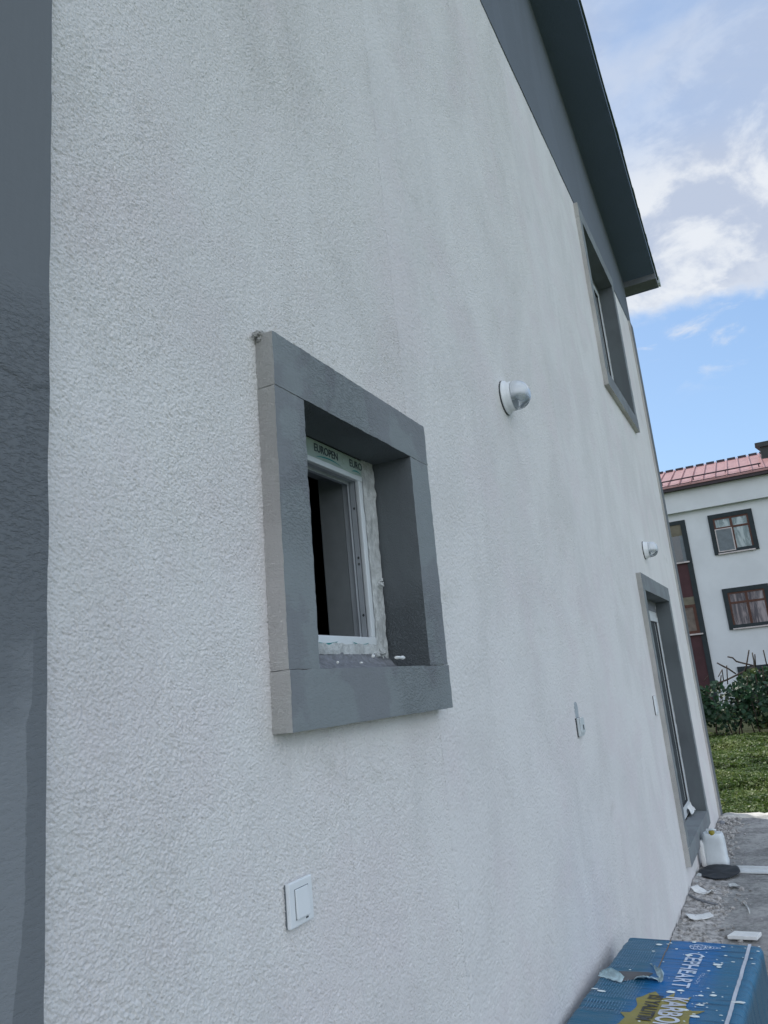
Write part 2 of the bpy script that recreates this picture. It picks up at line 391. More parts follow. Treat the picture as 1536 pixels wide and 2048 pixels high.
def slab_h(x, y):
    return 0.012*mn.noise(Vector((x*1.3, y*1.3, 0)))+0.006*mn.noise(Vector((x*7, y*7, 3)))+0.003*mn.noise(Vector((x*25, y*25, 8)))
bm = bmesh.new()
xs = np.concatenate([np.arange(-6, 5, 0.5), np.arange(5, 10.02, 0.025)]); xs = np.append(xs, 10.02)
ys = np.concatenate([np.arange(-3.4, -0.9, 0.25), np.arange(-0.9, 0.1, 0.025), [0.1]])
rows = []
for x in xs:
    rows.append([bm.verts.new((x+(0.02*mn.noise(Vector((0, y*6, 0))) if x == xs[-1] else 0), y, slab_h(x, y))) for y in ys])
for i in range(len(xs)-1):
    for j in range(len(ys)-1):
        f = bm.faces.new([rows[i][j], rows[i+1][j], rows[i+1][j+1], rows[i][j+1]]); f.smooth = True
ret = [e for e in bm.edges if e.is_boundary]
ex = bmesh.ops.extrude_edge_only(bm, edges=ret)
for v in [q for q in ex['geom'] if isinstance(q, bmesh.types.BMVert)]: v.co.z = -0.2
struct('concrete_path', bm, M['concrete'])
bm = bmesh.new(); rough_box(bm, 10.03, 10.28, -3.4, 0.0, -0.2, 0.020, 0.06, 0.008, edge=0.02)
struct('kerb', bm, [M['kerb']]*5)

# ================================================================== HOUSE
HX0, HX1, HY1 = -2.0, 10.33, 9.0
T = 0.235
YF = 0.006
ZB = 6.31
house = thing('house', 'two storey white stucco house with gray trim, unfinished windows and dark overhanging gable roof', 'house', (4.2, 0, 0))
def rk(x, k=0.309): return 10.19-k*x if x > 4.2 else 10.19-k*8.4+k*x
WIN = dict(
    small=dict(o=(1.405, 2.305, 1.687, 2.632), i=(1.535, 2.164, 1.820, 2.490), p=0.05, d=0.093),
    door=dict(o=(6.92, 8.77, 0.175, 2.565), i=(7.05, 8.64, 0.313, 2.418), p=0.04, d=0.11),
    upper=dict(o=(6.985, 8.77, 4.35, 6.285), i=(7.115, 8.62, 4.505, 6.125), p=0.04, d=0.125))
holes = []
for k in WIN.values():
    o, i = k['o'], k['i']; holes.append(((o[0]+i[0])/2, (o[1]+i[1])/2, (o[2]+i[2])/2, (o[3]+i[3])/2))
bm = bmesh.new()
cx = sorted({HX0, HX1, *[h[0] for h in holes], *[h[1] for h in holes]})
cz = sorted({-0.25, ZB+0.1, *[h[2] for h in holes], *[h[3] for h in holes]})
def inhole(x, z): return any(h[0] < x < h[1] and h[2] < z < h[3] for h in holes)
cache = {}
def V(x, y, z):
    k = (round(x, 4), round(y, 4), round(z, 4))
    if k not in cache: cache[k] = bm.verts.new((x, y, z))
    return cache[k]
for i in range(len(cx)-1):
    for j in range(len(cz)-1):
        a, b, c, d = cx[i], cx[i+1], cz[j], cz[j+1]
        if inhole((a+b)/2, (c+d)/2): continue
        bm.faces.new([V(a, YF, c), V(b, YF, c), V(b, YF, d), V(a, YF, d)])
        bm.faces.new([V(a, T, d), V(b, T, d), V(b, T, c), V(a, T, c)])
for h in holes:
    zs = [z for z in cz if h[2] <= z <= h[3]]; xs_ = [x for x in cx if h[0] <= x <= h[1]]
    for a, b in zip(zs[:-1], zs[1:]):
        bm.faces.new([V(h[0], YF, a), V(h[0], YF, b), V(h[0], T, b), V(h[0], T, a)])
        bm.faces.new([V(h[1], YF, b), V(h[1], YF, a), V(h[1], T, a), V(h[1], T, b)])
    for a, b in zip(xs_[:-1], xs_[1:]):
        bm.faces.new([V(a, YF, h[2]), V(a, T, h[2]), V(b, T, h[2]), V(b, YF, h[2])])
        bm.faces.new([V(b, YF, h[3]), V(b, T, h[3]), V(a, T, h[3]), V(a, YF, h[3])])
wall = obj('wall', bm, M['stucco'], house)
# the grained coat itself, modelled as relief on the part of the wall one can see
_rs = np.random.RandomState(17); _tab = _rs.rand(65536)
def vn(u, v, seed):
    iu = np.floor(u).astype(np.int64); iv = np.floor(v).astype(np.int64); fu = u-iu; fv = v-iv
    fu = fu*fu*(3-2*fu); fv = fv*fv*(3-2*fv)
    def hsh(a, b): return _tab[((a*73856093) ^ (b*19349663) ^ (seed*83492791)) & 65535]
    return (hsh(iu, iv)*(1-fu)+hsh(iu+1, iv)*fu)*(1-fv)+(hsh(iu, iv+1)*(1-fu)+hsh(iu+1, iv+1)*fu)*fv
def ss(a, lo, hi):
    t = np.clip((a-lo)/(hi-lo), 0, 1); return t*t*(3-2*t)
def coat_h(x, z):
    wx = x+.10*vn(x*1.3, z*1.3, 1)+.012*vn(x*9, z*9, 2); wz = z+.10*vn(x*1.3+7, z*1.3, 3)+.012*vn(x*9, z*9, 4)
    ang = math.radians(-44)
    c, s_ = math.cos(ang), math.sin(ang); a = wx*c+wz*s_; b = -wx*s_+wz*c
    g1 = ss(.45*vn(a*270, b*460, 5)+.55*vn(a*430, b*600, 6), .10, .90)
    g2 = ss(vn(a*110, b*340, 7), .10, .32)
    g3 = ss(vn(a*24, b*90, 8), .06, .20)
    fine = vn(wx*520, wz*520, 11)
    lump = vn(x*38, z*38, 12)
    env = .85+.28*ss(vn(x*3.1, z*3.1, 13)*.6+vn(x*7, z*7, 14)*.4, .3, .7)
    return (.80*g1+.46*g2+.30*g3+.26*fine+.10*lump)*env
def coat(x0, x1, z0, z1, sx, sz, amp, name='stucco_coat'):
    nx, nz = int(round((x1-x0)/sx))+1, int(round((z1-z0)/sz))+1
    X = np.linspace(x0, x1, nx); Z = np.linspace(z0, z1, nz)
    G, H = np.meshgrid(X, Z, indexing='ij'); h = coat_h(G, H)
    co = np.stack([G, .0055-amp*h, H], -1).reshape(-1, 3)
    i, j = np.meshgrid(np.arange(nx-1), np.arange(nz-1), indexing='ij'); i = i.ravel(); j = j.ravel()
    cx_, cz_ = (X[i]+X[i+1])/2, (Z[j]+Z[j+1])/2
    keep = np.ones(len(i), bool)
    for hh in holes: keep &= ~((cx_ > hh[0]) & (cx_ < hh[1]) & (cz_ > hh[2]) & (cz_ < hh[3]))
    i, j = i[keep], j[keep]; b = i*nz+j
    q = np.stack([b, b+nz, b+nz+1, b+1], 1).astype(np.int32)
    me = bpy.data.meshes.new(name); me.vertices.add(len(co)); me.vertices.foreach_set('co', co.astype(np.float32).ravel())
    me.loops.add(q.size); me.loops.foreach_set('vertex_index', q.ravel()); me.polygons.add(len(q))
    me.polygons.foreach_set('loop_start', np.arange(0, q.size, 4, dtype=np.int32)); me.polygons.foreach_set('use_smooth', np.ones(len(q), bool))
    me.update(calc_edges=True)
    obj(name, me, M['coat'], wall)
coat(.80, 1.70, .75, 4.45, .0016, .0016, .0034)
coat(1.70, 2.30, .75, 4.45, .0022, .0020, .0036)
coat(2.30, 4.70, .15, 6.31, .0040, .0034, .0038)
coat(4.70, 10.09, -.05, 6.31, .011, .007, .0030)

bm = bmesh.new()
box(bm, HX0+.01, HX0+T, T+.002, HY1, -.25, 6.6); box(bm, HX1-T, HX1-.01, T+.002, HY1, -.25, 6.9); box(bm, HX0+.01, HX1-.01, HY1+.002, HY1+T, -.25, 6.6)
obj('rear_wall', bm, M['stucco'], house)
bm = bmesh.new()
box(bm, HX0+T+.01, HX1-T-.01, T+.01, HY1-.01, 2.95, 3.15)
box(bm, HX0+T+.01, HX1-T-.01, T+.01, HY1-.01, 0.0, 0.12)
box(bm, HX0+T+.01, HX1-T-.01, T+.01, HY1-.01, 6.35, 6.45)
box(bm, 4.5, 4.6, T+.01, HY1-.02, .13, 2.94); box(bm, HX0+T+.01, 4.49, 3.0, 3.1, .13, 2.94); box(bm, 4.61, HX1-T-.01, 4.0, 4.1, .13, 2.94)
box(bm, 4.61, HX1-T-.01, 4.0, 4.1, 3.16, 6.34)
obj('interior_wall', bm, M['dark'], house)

# gable band: from band line up to the rake soffit
bm = bmesh.new()
pts = [(HX0, ZB), (HX1, ZB), (HX1, rk(HX1)+.05), (4.2, rk(4.2)+.05), (HX0, rk(HX0)+.05)]
prism(bm, pts, 1, -0.006, T)
obj('gable_band', bm, M['band'], house)

def pilaster(x0, x1, yf, z1, side_mat):
    bm = bmesh.new()
    n = 300; zz = [-0.05+(z1+0.05)*i/n for i in range(n+1)]
    L, Rr = [], []
    for z in zz:
        e0 = 0.0022*mn.noise(Vector((0, 0, z*9+x0)))+0.0012*mn.noise(Vector((0, 3, z*45)))
        e1 = 0.0022*mn.noise(Vector((5, 0, z*9+x0)))+0.0012*mn.noise(Vector((2, 3, z*45)))
        L.append((x0+e0, z)); Rr.append((x1+e1, z))
    for i in range(n):
        q = [bm.verts.new((L[i][0], yf, L[i][1])), bm.verts.new((Rr[i][0], yf, Rr[i][1])), bm.verts.new((Rr[i+1][0], yf, Rr[i+1][1])), bm.verts.new((L[i+1][0], yf, L[i+1][1]))]
        bm.faces.new(q)
        b = [bm.verts.new((L[i][0], 0.01, L[i][1])), bm.verts.new((L[i+1][0], 0.01, L[i+1][1]))]
        f = bm.faces.new([b[0], q[0], q[3], b[1]]); f.material_index = 1
        b = [bm.verts.new((Rr[i][0], 0.01, Rr[i][1])), bm.verts.new((Rr[i+1][0], 0.01, Rr[i+1][1]))]
        f = bm.faces.new([q[1], b[0], b[1], q[2]]); f.material_index = 1
    bmesh.ops.remove_doubles(bm, verts=bm.verts, dist=1e-6)
    return obj('corner_pilaster', bm, [M['pilaster'], side_mat], house)
pilaster(0.10, 0.812, -0.018, ZB-.002, M['pilaster'])
pilaster(10.08, HX1+0.012, -0.022, ZB-.002, M['cream'])

# --- roof
bm = bmesh.new()
y0, y1 = -0.425, HY1+.6
XE = 10.62
for s in (1,):
    prism(bm, [(4.2, rk(4.2)), (XE, rk(XE)), (XE, rk(XE)+.13), (4.2, rk(4.2)+.13)], 1, y0, y1)
    prism(bm, [(4.2, rk(4.2)), (4.2, rk(4.2)+.13), (-2.4, rk(-2.4)+.13), (-2.4, rk(-2.4))], 1, y0, y1)
roof = obj('roof', bm, M['soffit'], house)
bm = bmesh.new()
n = 60
for i in range(n):        # wavy edge of the covering sheets
    xa, xb = 4.2+(XE+.06-4.2)*i/n, 4.2+(XE+.06-4.2)*(i+1)/n
    w_ = 0.010*mn.noise(Vector((xa*1.4, 0, 0)))+0.004*mn.noise(Vector((xa*9, 0, 0)))
    prism(bm, [(xa, rk(xa)+.134), (xb, rk(xb)+.134), (xb, rk(xb)+.165), (xa, rk(xa)+.165)], 1, y0-.018-w_, y1+.05)
prism(bm, [(4.2, rk(4.2)+.134), (4.2, rk(4.2)+.165), (-2.5, rk(-2.5)+.165), (-2.5, rk(-2.5)+.134)], 1, y0-.02, y1+.05)
obj('roof_covering', bm, M['roofgreen'], roof)
bm = bmesh.new(); prism(bm, [(HX1+.004, 6.915), (XE+.02, 6.915), (XE+.02, rk(XE)+.10), (HX1+.004, rk(HX1)+.10)], 1, y0-.004, y1)
eb = obj('eave_box', bm, M['eave'], house)
bm = bmesh.new()
gp = [(XE+.024, 7.08), (XE+.024, 6.99), (XE+.05, 6.965), (XE+.10, 6.965), (XE+.125, 6.99), (XE+.125, 7.08), (XE+.117, 7.08), (XE+.117, 6.994), (XE+.098, 6.973), (XE+.052, 6.973), (XE+.032, 6.994), (XE+.032, 7.08)]
prism(bm, gp, 1, y0-.02, y1)
prism(bm, [(XE+.020, 7.085), (XE+.020, 6.988), (XE+.048, 6.96), (XE+.102, 6.96), (XE+.13, 6.988), (XE+.13, 7.085)], 1, y0-.032, y0-.02)
obj('gutter', bm, M['plastic_sock'], eb)

# --- windows
def ring(bm, x0, x1, z0, z1, wl, wr, wb, wt, y0, y1, bev=0.0):
    box(bm, x0, x1, y0, y1, z0, z0+wb, bev=bev); box(bm, x0, x1, y0, y1, z1-wt, z1, bev=bev)
    box(bm, x0, x0+wl, y0+.0015, y1-.0015, z0+wb-.001, z1-wt+.001, bev=bev); box(bm, x1-wr, x1, y0+.0015, y1-.0015, z0+wb-.001, z1-wt+.001, bev=bev)
def surround(parent, k, seg, amp, edge, lean=0.0):
    o, i, p, d = k['o'], k['i'], k['p'], k['d']
    bm = bmesh.new()
    fn = (lambda q: Vector((q.x+lean*(q.z-o[2])/(o[3]-o[2]), q.y, q.z))) if lean else None
    rough_box(bm, o[0], o[1], -p, d, i[3], o[3], seg, amp, fn, 1.3, edge)      # head
    rough_box(bm, o[0], o[1], -p-.0015, d, o[2], i[2], seg, amp, fn, 4.1, edge)  # bottom
    rough_box(bm, o[0]+.001, i[0], -p+.0015, d, o[2]+(i[2]-o[2]), i[3], seg, amp, fn, 7.7, edge)
    rough_box(bm, i[1], o[1]-.001, -p+.001, d, i[2], i[3], seg, amp, fn, 11.9, edge)
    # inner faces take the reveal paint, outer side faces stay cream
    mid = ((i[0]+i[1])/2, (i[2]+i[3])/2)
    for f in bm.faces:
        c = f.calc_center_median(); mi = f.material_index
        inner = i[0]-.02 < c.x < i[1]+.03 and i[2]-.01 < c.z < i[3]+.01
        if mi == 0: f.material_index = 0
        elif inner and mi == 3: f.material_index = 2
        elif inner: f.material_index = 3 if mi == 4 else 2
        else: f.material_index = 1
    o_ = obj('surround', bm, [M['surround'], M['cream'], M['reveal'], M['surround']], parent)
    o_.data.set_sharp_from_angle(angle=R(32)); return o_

# small window without a sash
k = WIN['small']
bm = bmesh.new()
ring(bm, 1.548, 2.125, 1.868, 2.489, 0.07, 0.043, 0.052, 0.072, 0.094, 0.112, 0.004)     # outer lip
win = obj('window', bm, M['pvc'], house); bm = bmesh.new()
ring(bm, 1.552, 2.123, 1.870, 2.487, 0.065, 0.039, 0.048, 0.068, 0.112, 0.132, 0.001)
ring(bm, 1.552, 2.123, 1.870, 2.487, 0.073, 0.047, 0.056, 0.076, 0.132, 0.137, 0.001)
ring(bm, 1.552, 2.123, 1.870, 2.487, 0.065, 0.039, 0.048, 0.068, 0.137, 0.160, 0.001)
obj('inner_frame', bm, simple('shade_toned_inner_profile', (0.40, 0.43, 0.46), 0.5), win)  # white frame profile, its recess shade painted in as a grey tone
surround(win, k, 0.012, 0.0009, 0.0016, 0.022)
for z in (2.33, 2.17, 2.15, 1.99):      # screw holes in the far jamb
    bm = bmesh.new(); prism(bm, [(0.120+.0035*math.cos(a*math.pi/4), z+.0045*math.sin(a*math.pi/4)) for a in range(8)], 0, 2.0825, 2.0845)
    obj('screw_hole', bm, M['rubber'], win)
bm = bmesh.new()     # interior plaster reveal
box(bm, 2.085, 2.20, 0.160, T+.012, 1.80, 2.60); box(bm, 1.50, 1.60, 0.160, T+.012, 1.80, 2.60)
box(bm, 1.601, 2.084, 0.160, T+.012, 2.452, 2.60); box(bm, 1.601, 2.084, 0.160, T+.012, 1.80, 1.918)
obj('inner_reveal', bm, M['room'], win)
# filler strip of smeared plaster and foam beside and below the frame
def sheet(fn, nu, nv):
    bm = bmesh.new(); r = [[bm.verts.new(fn(u/nu, v/nv)) for v in range(nv+1)] for u in range(nu+1)]
    for u in range(nu):
        for v in range(nv):
            f = bm.faces.new([r[u][v], r[u+1][v], r[u+1][v+1], r[u][v+1]]); f.smooth = True
    return bm
def side_fill(u, v):
    z = 1.855+u*0.64
    lx = 2.104+0.004*mn.noise(Vector((z*22, 0, 0)))+.003*mn.noise(Vector((z*60, 0, 0))); rx = 2.158+.020*u+.002*mn.noise(Vector((z*30, 0, 4)))
    x = lx+(rx-lx)*v
    y = 0.0925-0.004*math.sin(v*math.pi)*(0.6+mn.noise(Vector((z*9, v*3, 0))))-.003*mn.noise(Vector((z*40, v*9, 5)))-.018*max(0, v-.62)*(1+0.8*mn.noise(Vector((z*22, 0, 8))))
    return (x, min(y, .0935), z)
fb = sheet(side_fill, 120, 14)
obj('filler', fb, M['filler'], win)
def low_fill(u, v):
    x = 1.53+u*0.67
    top = 1.872+0.006*mn.noise(Vector((x*25, 0, 3)))+.005*mn.noise(Vector((x*80, 0, 0)))
    y = 0.0925-0.005*mn.noise(Vector((x*30, v*5, 1)))-0.095*v**1.7
    z = top-(top-1.8185)*(1-(1-v)**2.0)+0.0025*mn.noise(Vector((x*45, v*12, 7)))*(1-v)
    return (x, y, z)
obj('sill_mortar', sheet(low_fill, 110, 22), M['mortar'], win)
def smear(u, v):
    x = 1.56+u*0.56
    z = 1.868+v*(0.030+0.012*mn.noise(Vector((x*30, 2, 0))))+.002*mn.noise(Vector((x*50, v*6, 0)))
    return (x, 0.0915-0.003*abs(mn.noise(Vector((x*40, v*6, 4)))), z)
obj('plaster_smear', sheet(smear, 80, 6), M['filler'], win)
# printing on the protective film of the frame head
def on_frame(x, z, sc=1.0): return Matrix.Translation((x, 0.0920, z))@Matrix.Rotation(math.pi/2, 4, 'X')
M['pfilm'] = simple('greenish_protective_film', (0.40, 0.49, 0.44), 0.3, 0.5, 0.12, 14, 0.4, 20)
def pf_(u, v):
    x = 1.555+.565*u; return (x, .0930-.0006*mn.noise(Vector((x*30, v*4, 0))), 2.432+.054*v+.003*mn.noise(Vector((x*14, 0, 1)))*(1-v))
obj('protective_film', sheet(pf_, 60, 6), M['pfilm'], win)
obj('frame_lettering', text_bm('EUROPEN', 0.034, 0.92, on_frame(1.818, 2.4535), 0.0004, 1.0, 0.0004), M['print_dark'], win)
obj('frame_lettering', text_bm('EURO', 0.034, 0.92, on_frame(2.026, 2.4535), 0.0004, 1.0, 0.0004), M['print_dark'], win)
def swoosh(x0, x1, z, h, th=0.004, flip=1):
    bm = bmesh.new()
    n = 16; a, b = [], []
    for i in range(n+1):
        t = i/n; x = x0+(x1-x0)*t; zc = z+flip*h*(math.sin(t*math.pi*0.72+.35)-.4); w_ = th*math.sin(math.pi*t)**.7+.0004
        a.append(bm.verts.new((x, 0.0916, zc+w_/2))); b.append(bm.verts.new((x, 0.0916, zc-w_/2)))
    for i in range(n): bm.faces.new([b[i], b[i+1], a[i+1], a[i]])
    obj('frame_swoosh', bm, M['print_teal'], win)
swoosh(1.825, 1.965, 2.438, 0.012); swoosh(2.035, 2.095, 2.438, 0.010)
swoosh(1.72, 1.868, 1.905, 0.016, .0055, -1); swoosh(1.95, 2.05, 1.903, 0.012, .0035, -1)
obj('frame_print', B(1.968, 2.016, .0915, .0935, 2.439, 2.445), M['print_faint'], win)
obj('frame_print', B(1.985, 1.992, .0915, .0935, 2.452, 2.466), M['print_faint'], win)
def drip(x, z, s_, sd, y=-.012, mat='cream'):
    bm = bmesh.new(); bmesh.ops.create_icosphere(bm, subdivisions=3, radius=1)
    for v in bm.verts:
        v.co *= 1+.6*mn.noise(v.co*1.5+Vector((sd, 0, 0)))+.2*mn.noise(v.co*5+Vector((sd, 0, 0))); v.co = Vector((x+v.co.x*s_*1.1, y+v.co.y*s_, z+v.co.z*s_*.8))
    obj('mortar_drip', bm, M[mat], win)
drip(1.424, 2.632, .011, 2); drip(1.409, 2.622, .006, 9); drip(1.438, 2.634, .008, 7); drip(1.428, 2.618, .008, 5)

drip(2.148, 2.085, .012, 4, .086, 'filler'); drip(2.152, 2.10, .007, 6, .084, 'filler'); drip(2.118, 1.873, .013, 8, .088, 'filler'); drip(2.09, 1.866, .009, 3, .088, 'filler')
# balcony door and upper window with white frames
def glazed(name, k, mull, top_gap):
    i, d = k['i'], k['d']
    bm = bmesh.new()
    X0, X1, Z0, Z1 = i[0]+.004, i[1]-.022, i[2]+.012, i[3]-top_gap
    ring(bm, X0, X1, Z0, Z1, .055, .055, .06, .06, d-.002, d+.06, .003)
    box(bm, mull-.05, mull+.05, d+.001, d+.058, Z0+.06, Z1-.06, bev=.003)
    wn_ = obj(name, bm, M['pvc'], house)
    for a, b in ((X0+.056, mull-.051), (mull+.051, X1-.056)):
        bm = bmesh.new(); ring(bm, a, b, Z0+.061, Z1-.061, .05, .05, .05, .05, d-.012, d+.05, .004)
        s_ = obj('sash', bm, M['pvc'], wn_)
        bm = bmesh.new(); ring(bm, a+.049, b-.049, Z0+.109, Z1-.109, .008, .008, .008, .008, d-.006, d+.02)
        obj('gasket', bm, M['rubber'], s_)
        obj('pane', B(a+.050, b-.050, d+.004, d+.024, Z0+.110, Z1-.110), M['pane'], wn_)
    def fl(u, v):
        z = i[2]+u*(i[3]-i[2]); x = X1-.006+v*(i[1]+.02-X1)
        return (x, d-.004-.006*abs(mn.noise(Vector((z*12, v*4, 0)))), z)
    obj('filler', sheet(fl, 80, 5), M['filler'], wn_)
    def ft(u, v):
        x = i[0]+u*(i[1]-i[0]); z = Z1-.006+v*(i[3]+.01-Z1)
        return (x, d-.004-.008*abs(mn.noise(Vector((x*12, v*4, 6)))), z)
    obj('head_filler', sheet(ft, 60, 6), M['mortar'], wn_)
    surround(wn_, k, 0.045, 0.0014, 0.002)
    return wn_
dr = glazed('balcony_door', WIN['door'], 7.84, .10)
uw = glazed('window', WIN['upper'], 7.86, .03)
# peeling film on the door threshold
def film(u, v):
    x = 8.30+u*.30; y = .105-v*.045-.012*mn.noise(Vector((u*4, v*3, 2))); z = .335+.075*(1-v)+.018*mn.noise(Vector((u*6, v*5, 0)))
    return (x, y, z)
obj('peeling_film', sheet(film, 14, 6), M['scrap'], dr)

# ================================================================== WALL FITTINGS
def lamp(x, z, label):
    t = thing('wall_lamp', label, 'lamp', (x, 0, z), 'round bulkhead lamps on the white wall')
    bm = bmesh.new(); lathe(bm, [(0, -.004), (.0885, -.004), (.0885, .001), (.0890, .006), (.086, .009)], (x, 0, z)); obj('gasket', bm, M['rubber'], t)
    bm = bmesh.new(); lathe(bm, [(.088, .007), (.0885, .012), (.086, .016), (.079, .022), (.0755, .032), (.075, .048), (.073, .050), (.070, .047), (.069, .02), (0, .018)], (x, 0, z))
    obj('base', bm, M['plastic'], t)
    for a in (math.pi/2, math.pi*.72, math.pi*1.5):
        bm = bmesh.new(); tube(bm, [(x+.060*math.cos(a), -.02, z+.060*math.sin(a)), (x+.063*math.cos(a), -.066, z+.063*math.sin(a))], .0022, 6)
        obj('clip', bm, M['plastic_sock'], t)
    bm = bmesh.new(); lathe(bm, [(0, .02), (.022, .02), (.022, .05), (.016, .054), (.026, .066), (.031, .08), (.029, .095), (.018, .106), (0, .109)], (x, 0, z))
    obj('bulb', bm, M['opal'], t)
    prof = []
    for i in range(15):
        a = i/14*math.pi/2; prof.append((.0755*math.cos(a)**.8 if i < 14 else 0, .058+.072*math.sin(a)))
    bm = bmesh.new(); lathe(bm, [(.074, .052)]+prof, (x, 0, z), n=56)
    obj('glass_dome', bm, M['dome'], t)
    return t
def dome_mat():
    mt, g, b, co = new_mat('dome_painted_sky_reflection')
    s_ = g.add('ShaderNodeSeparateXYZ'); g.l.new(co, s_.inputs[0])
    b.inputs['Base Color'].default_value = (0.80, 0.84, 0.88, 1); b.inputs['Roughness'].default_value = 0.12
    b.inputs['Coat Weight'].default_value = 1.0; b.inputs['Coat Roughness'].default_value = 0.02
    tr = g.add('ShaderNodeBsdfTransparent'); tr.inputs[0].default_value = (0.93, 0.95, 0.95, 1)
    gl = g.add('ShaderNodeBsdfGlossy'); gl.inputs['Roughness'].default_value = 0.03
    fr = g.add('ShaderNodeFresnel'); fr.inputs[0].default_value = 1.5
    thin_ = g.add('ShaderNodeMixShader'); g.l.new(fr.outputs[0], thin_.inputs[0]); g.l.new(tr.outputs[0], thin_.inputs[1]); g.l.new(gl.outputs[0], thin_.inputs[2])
    f = g.ramp(g.math('ADD', s_.outputs[2], g.math('MULTIPLY', g.noise(co, 40, 2, .5), .012)), -0.034, 0.006)  # upper dome whitened to stand for sky reflected in clear glass
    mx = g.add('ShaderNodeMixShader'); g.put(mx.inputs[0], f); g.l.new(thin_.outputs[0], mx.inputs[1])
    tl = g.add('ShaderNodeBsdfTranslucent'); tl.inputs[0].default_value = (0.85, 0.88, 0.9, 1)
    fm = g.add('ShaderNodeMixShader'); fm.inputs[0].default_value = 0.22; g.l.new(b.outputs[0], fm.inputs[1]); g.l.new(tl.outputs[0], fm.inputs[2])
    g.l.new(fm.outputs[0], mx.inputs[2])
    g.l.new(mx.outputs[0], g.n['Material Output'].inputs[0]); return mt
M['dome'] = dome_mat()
M['opal'] = simple('opal_glass', (0.80, 0.84, 0.87), 0.08, 0.6, 0.02)
lamp(3.565, 3.140, 'round white wall lamp right of the small window, nearer of the two')
lamp(7.70, 2.860, 'round white wall lamp just above the balcony door')

M['screw'] = simple('gray_gap', (0.16, 0.18, 0.20), 0.6)
t = thing('light_switch', 'square white light switch on the stucco wall below the small window', 'light switch', (1.455, 0, 1.345))
def rbox(x0, x1, y0, y1, z0, z1, bev): return B(x0, x1, y0, y1, z0, z1, bev=bev)
obj('gasket', rbox(1.4115, 1.4985, -.004, .002, 1.302, 1.386, .001), M['screw'], t)
obj('frame', rbox(1.4095, 1.4975, -.013, -.0035, 1.3015, 1.3885, .003), M['plastic'], t)
bm = bmesh.new(); ring(bm, 1.4288, 1.4792, 1.3153, 1.3737, .0011, .0011, .0011, .0011, -.0134, -.0125); obj('gap', bm, M['screw'], t)
bm = rbox(1.430, 1.478, -.019, -.0125, 1.3165, 1.3725, .0015)
for v in bm.verts:
    if v.co.y < -.017: v.co.y += (v.co.z-1.3165)/.056*.004
obj('rocker', bm, M['plastic'], t)
obj('indicator', rbox(1.466, 1.474, -.0142, -.013, 1.3095, 1.3125, .0003), M['rubber'], t)

t = thing('wall_socket', 'small white outdoor socket with hinged lid low on the wall, left of the balcony door', 'socket', (4.08, 0, 1.49))
obj('gasket', rbox(4.035, 4.125, -.006, .002, 1.443, 1.535, .001), M['rubber'], t)
obj('back_box', rbox(4.036, 4.124, -.019, -.0055, 1.445, 1.535, .004), M['plastic_sock'], t)
bm = rbox(4.040, 4.120, -.026, -.0195, 1.460, 1.531, .003); obj('lid', bm, M['plastic_sock'], t)
obj('latch', rbox(4.075, 4.085, -.029, -.0265, 1.475, 1.500, .001), M['rubber'], t)
obj('hinge', rbox(4.050, 4.110, -.027, -.019, 1.5315, 1.538, .002), M['plastic'], t)
M['patch'] = simple('gray_patch', (0.40, 0.44, 0.47), 0.95, 0.1, 0.12, 30, 0.6, 120)
bm = bmesh.new()
ring_pts = []
for i in range(24):
    a = i/24*2*math.pi; ring_pts.append((4.085+.036*math.cos(a)*(1+.2*mn.noise(Vector((a, 0, 0)))), 1.571+.048*math.sin(a)*(1+.15*mn.noise(Vector((a, 4, 0))))))
prism(bm, ring_pts, 1, -.0016, .001)
obj('mortar_patch', bm, M['patch'], t)
t = thing('light_switch', 'thin white switch seen edge on beside the balcony door jamb', 'light switch', (6.72, 0, 1.46))
obj('gasket', rbox(6.675, 6.765, -.004, .002, 1.375, 1.525, .001), M['rubber'], t)
obj('frame', rbox(6.676, 6.764, -.014, -.0035, 1.376, 1.524, .003), M['plastic'], t)
obj('rocker', rbox(6.695, 6.745, -.019, -.0135, 1.395, 1.505, .002), M['plastic'], t)

# ================================================================== PACKAGE
PB = Vector((4.112, -0.083, 0)); PA = math.pi-0.063
pk = thing('insulation_pack', 'torn, paint spattered blue shrink-wrapped pack of insulation boards on the path', 'package', PB)
pk.rotation_euler = (0, 0, PA)
ORG[pk.name] = Vector((0, 0, 0))
PL, PW, PH = 1.20, 0.597, 0.50
def film_mat():
    mt, g, b, co = new_mat('blue_shrink_film')
    s_ = g.add('ShaderNodeSeparateXYZ'); g.l.new(co, s_.inputs[0]); u, v, z = s_.outputs
    nz = g.noise(co, 5, 5, 0.6)
    vv = g.math('ADD', v, g.math('MULTIPLY', g.math('SUBTRACT', nz, .5), .06))
    c = g.mix(g.ramp(vv, 0.14, 0.26), (0.024, 0.140, 0.235, 1), (0.018, 0.165, 0.43, 1))
    c = g.mix(g.ramp(vv, 0.40, 0.50), c, (0.038, 0.175, 0.315, 1))
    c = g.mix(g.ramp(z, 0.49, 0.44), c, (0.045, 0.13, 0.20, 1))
    fold = g.noise(g.mapping(co, (0, 0, 0), (0, 0, R(3)), (46, 2.6, 5)), 1.0, 6, 0.62, 0.5)
    c = g.mix(g.ramp(fold, 0.44, 0.36, 0, 0.6), c, (0.008, 0.06, 0.13, 1))
    g.put(b.inputs['Base Color'], c); b.inputs['Roughness'].default_value = 0.34
    b.inputs['Specular IOR Level'].default_value = 0.3; b.inputs['Coat Weight'].default_value = 0.05; b.inputs['Coat Roughness'].default_value = 0.15
    bn = g.add('ShaderNodeBump'); bn.inputs['Strength'].default_value = 0.8; bn.inputs['Distance'].default_value = 0.012
    g.l.new(fold, bn.inputs['Height']); g.l.new(bn.outputs[0], b.inputs['Normal']); return mt
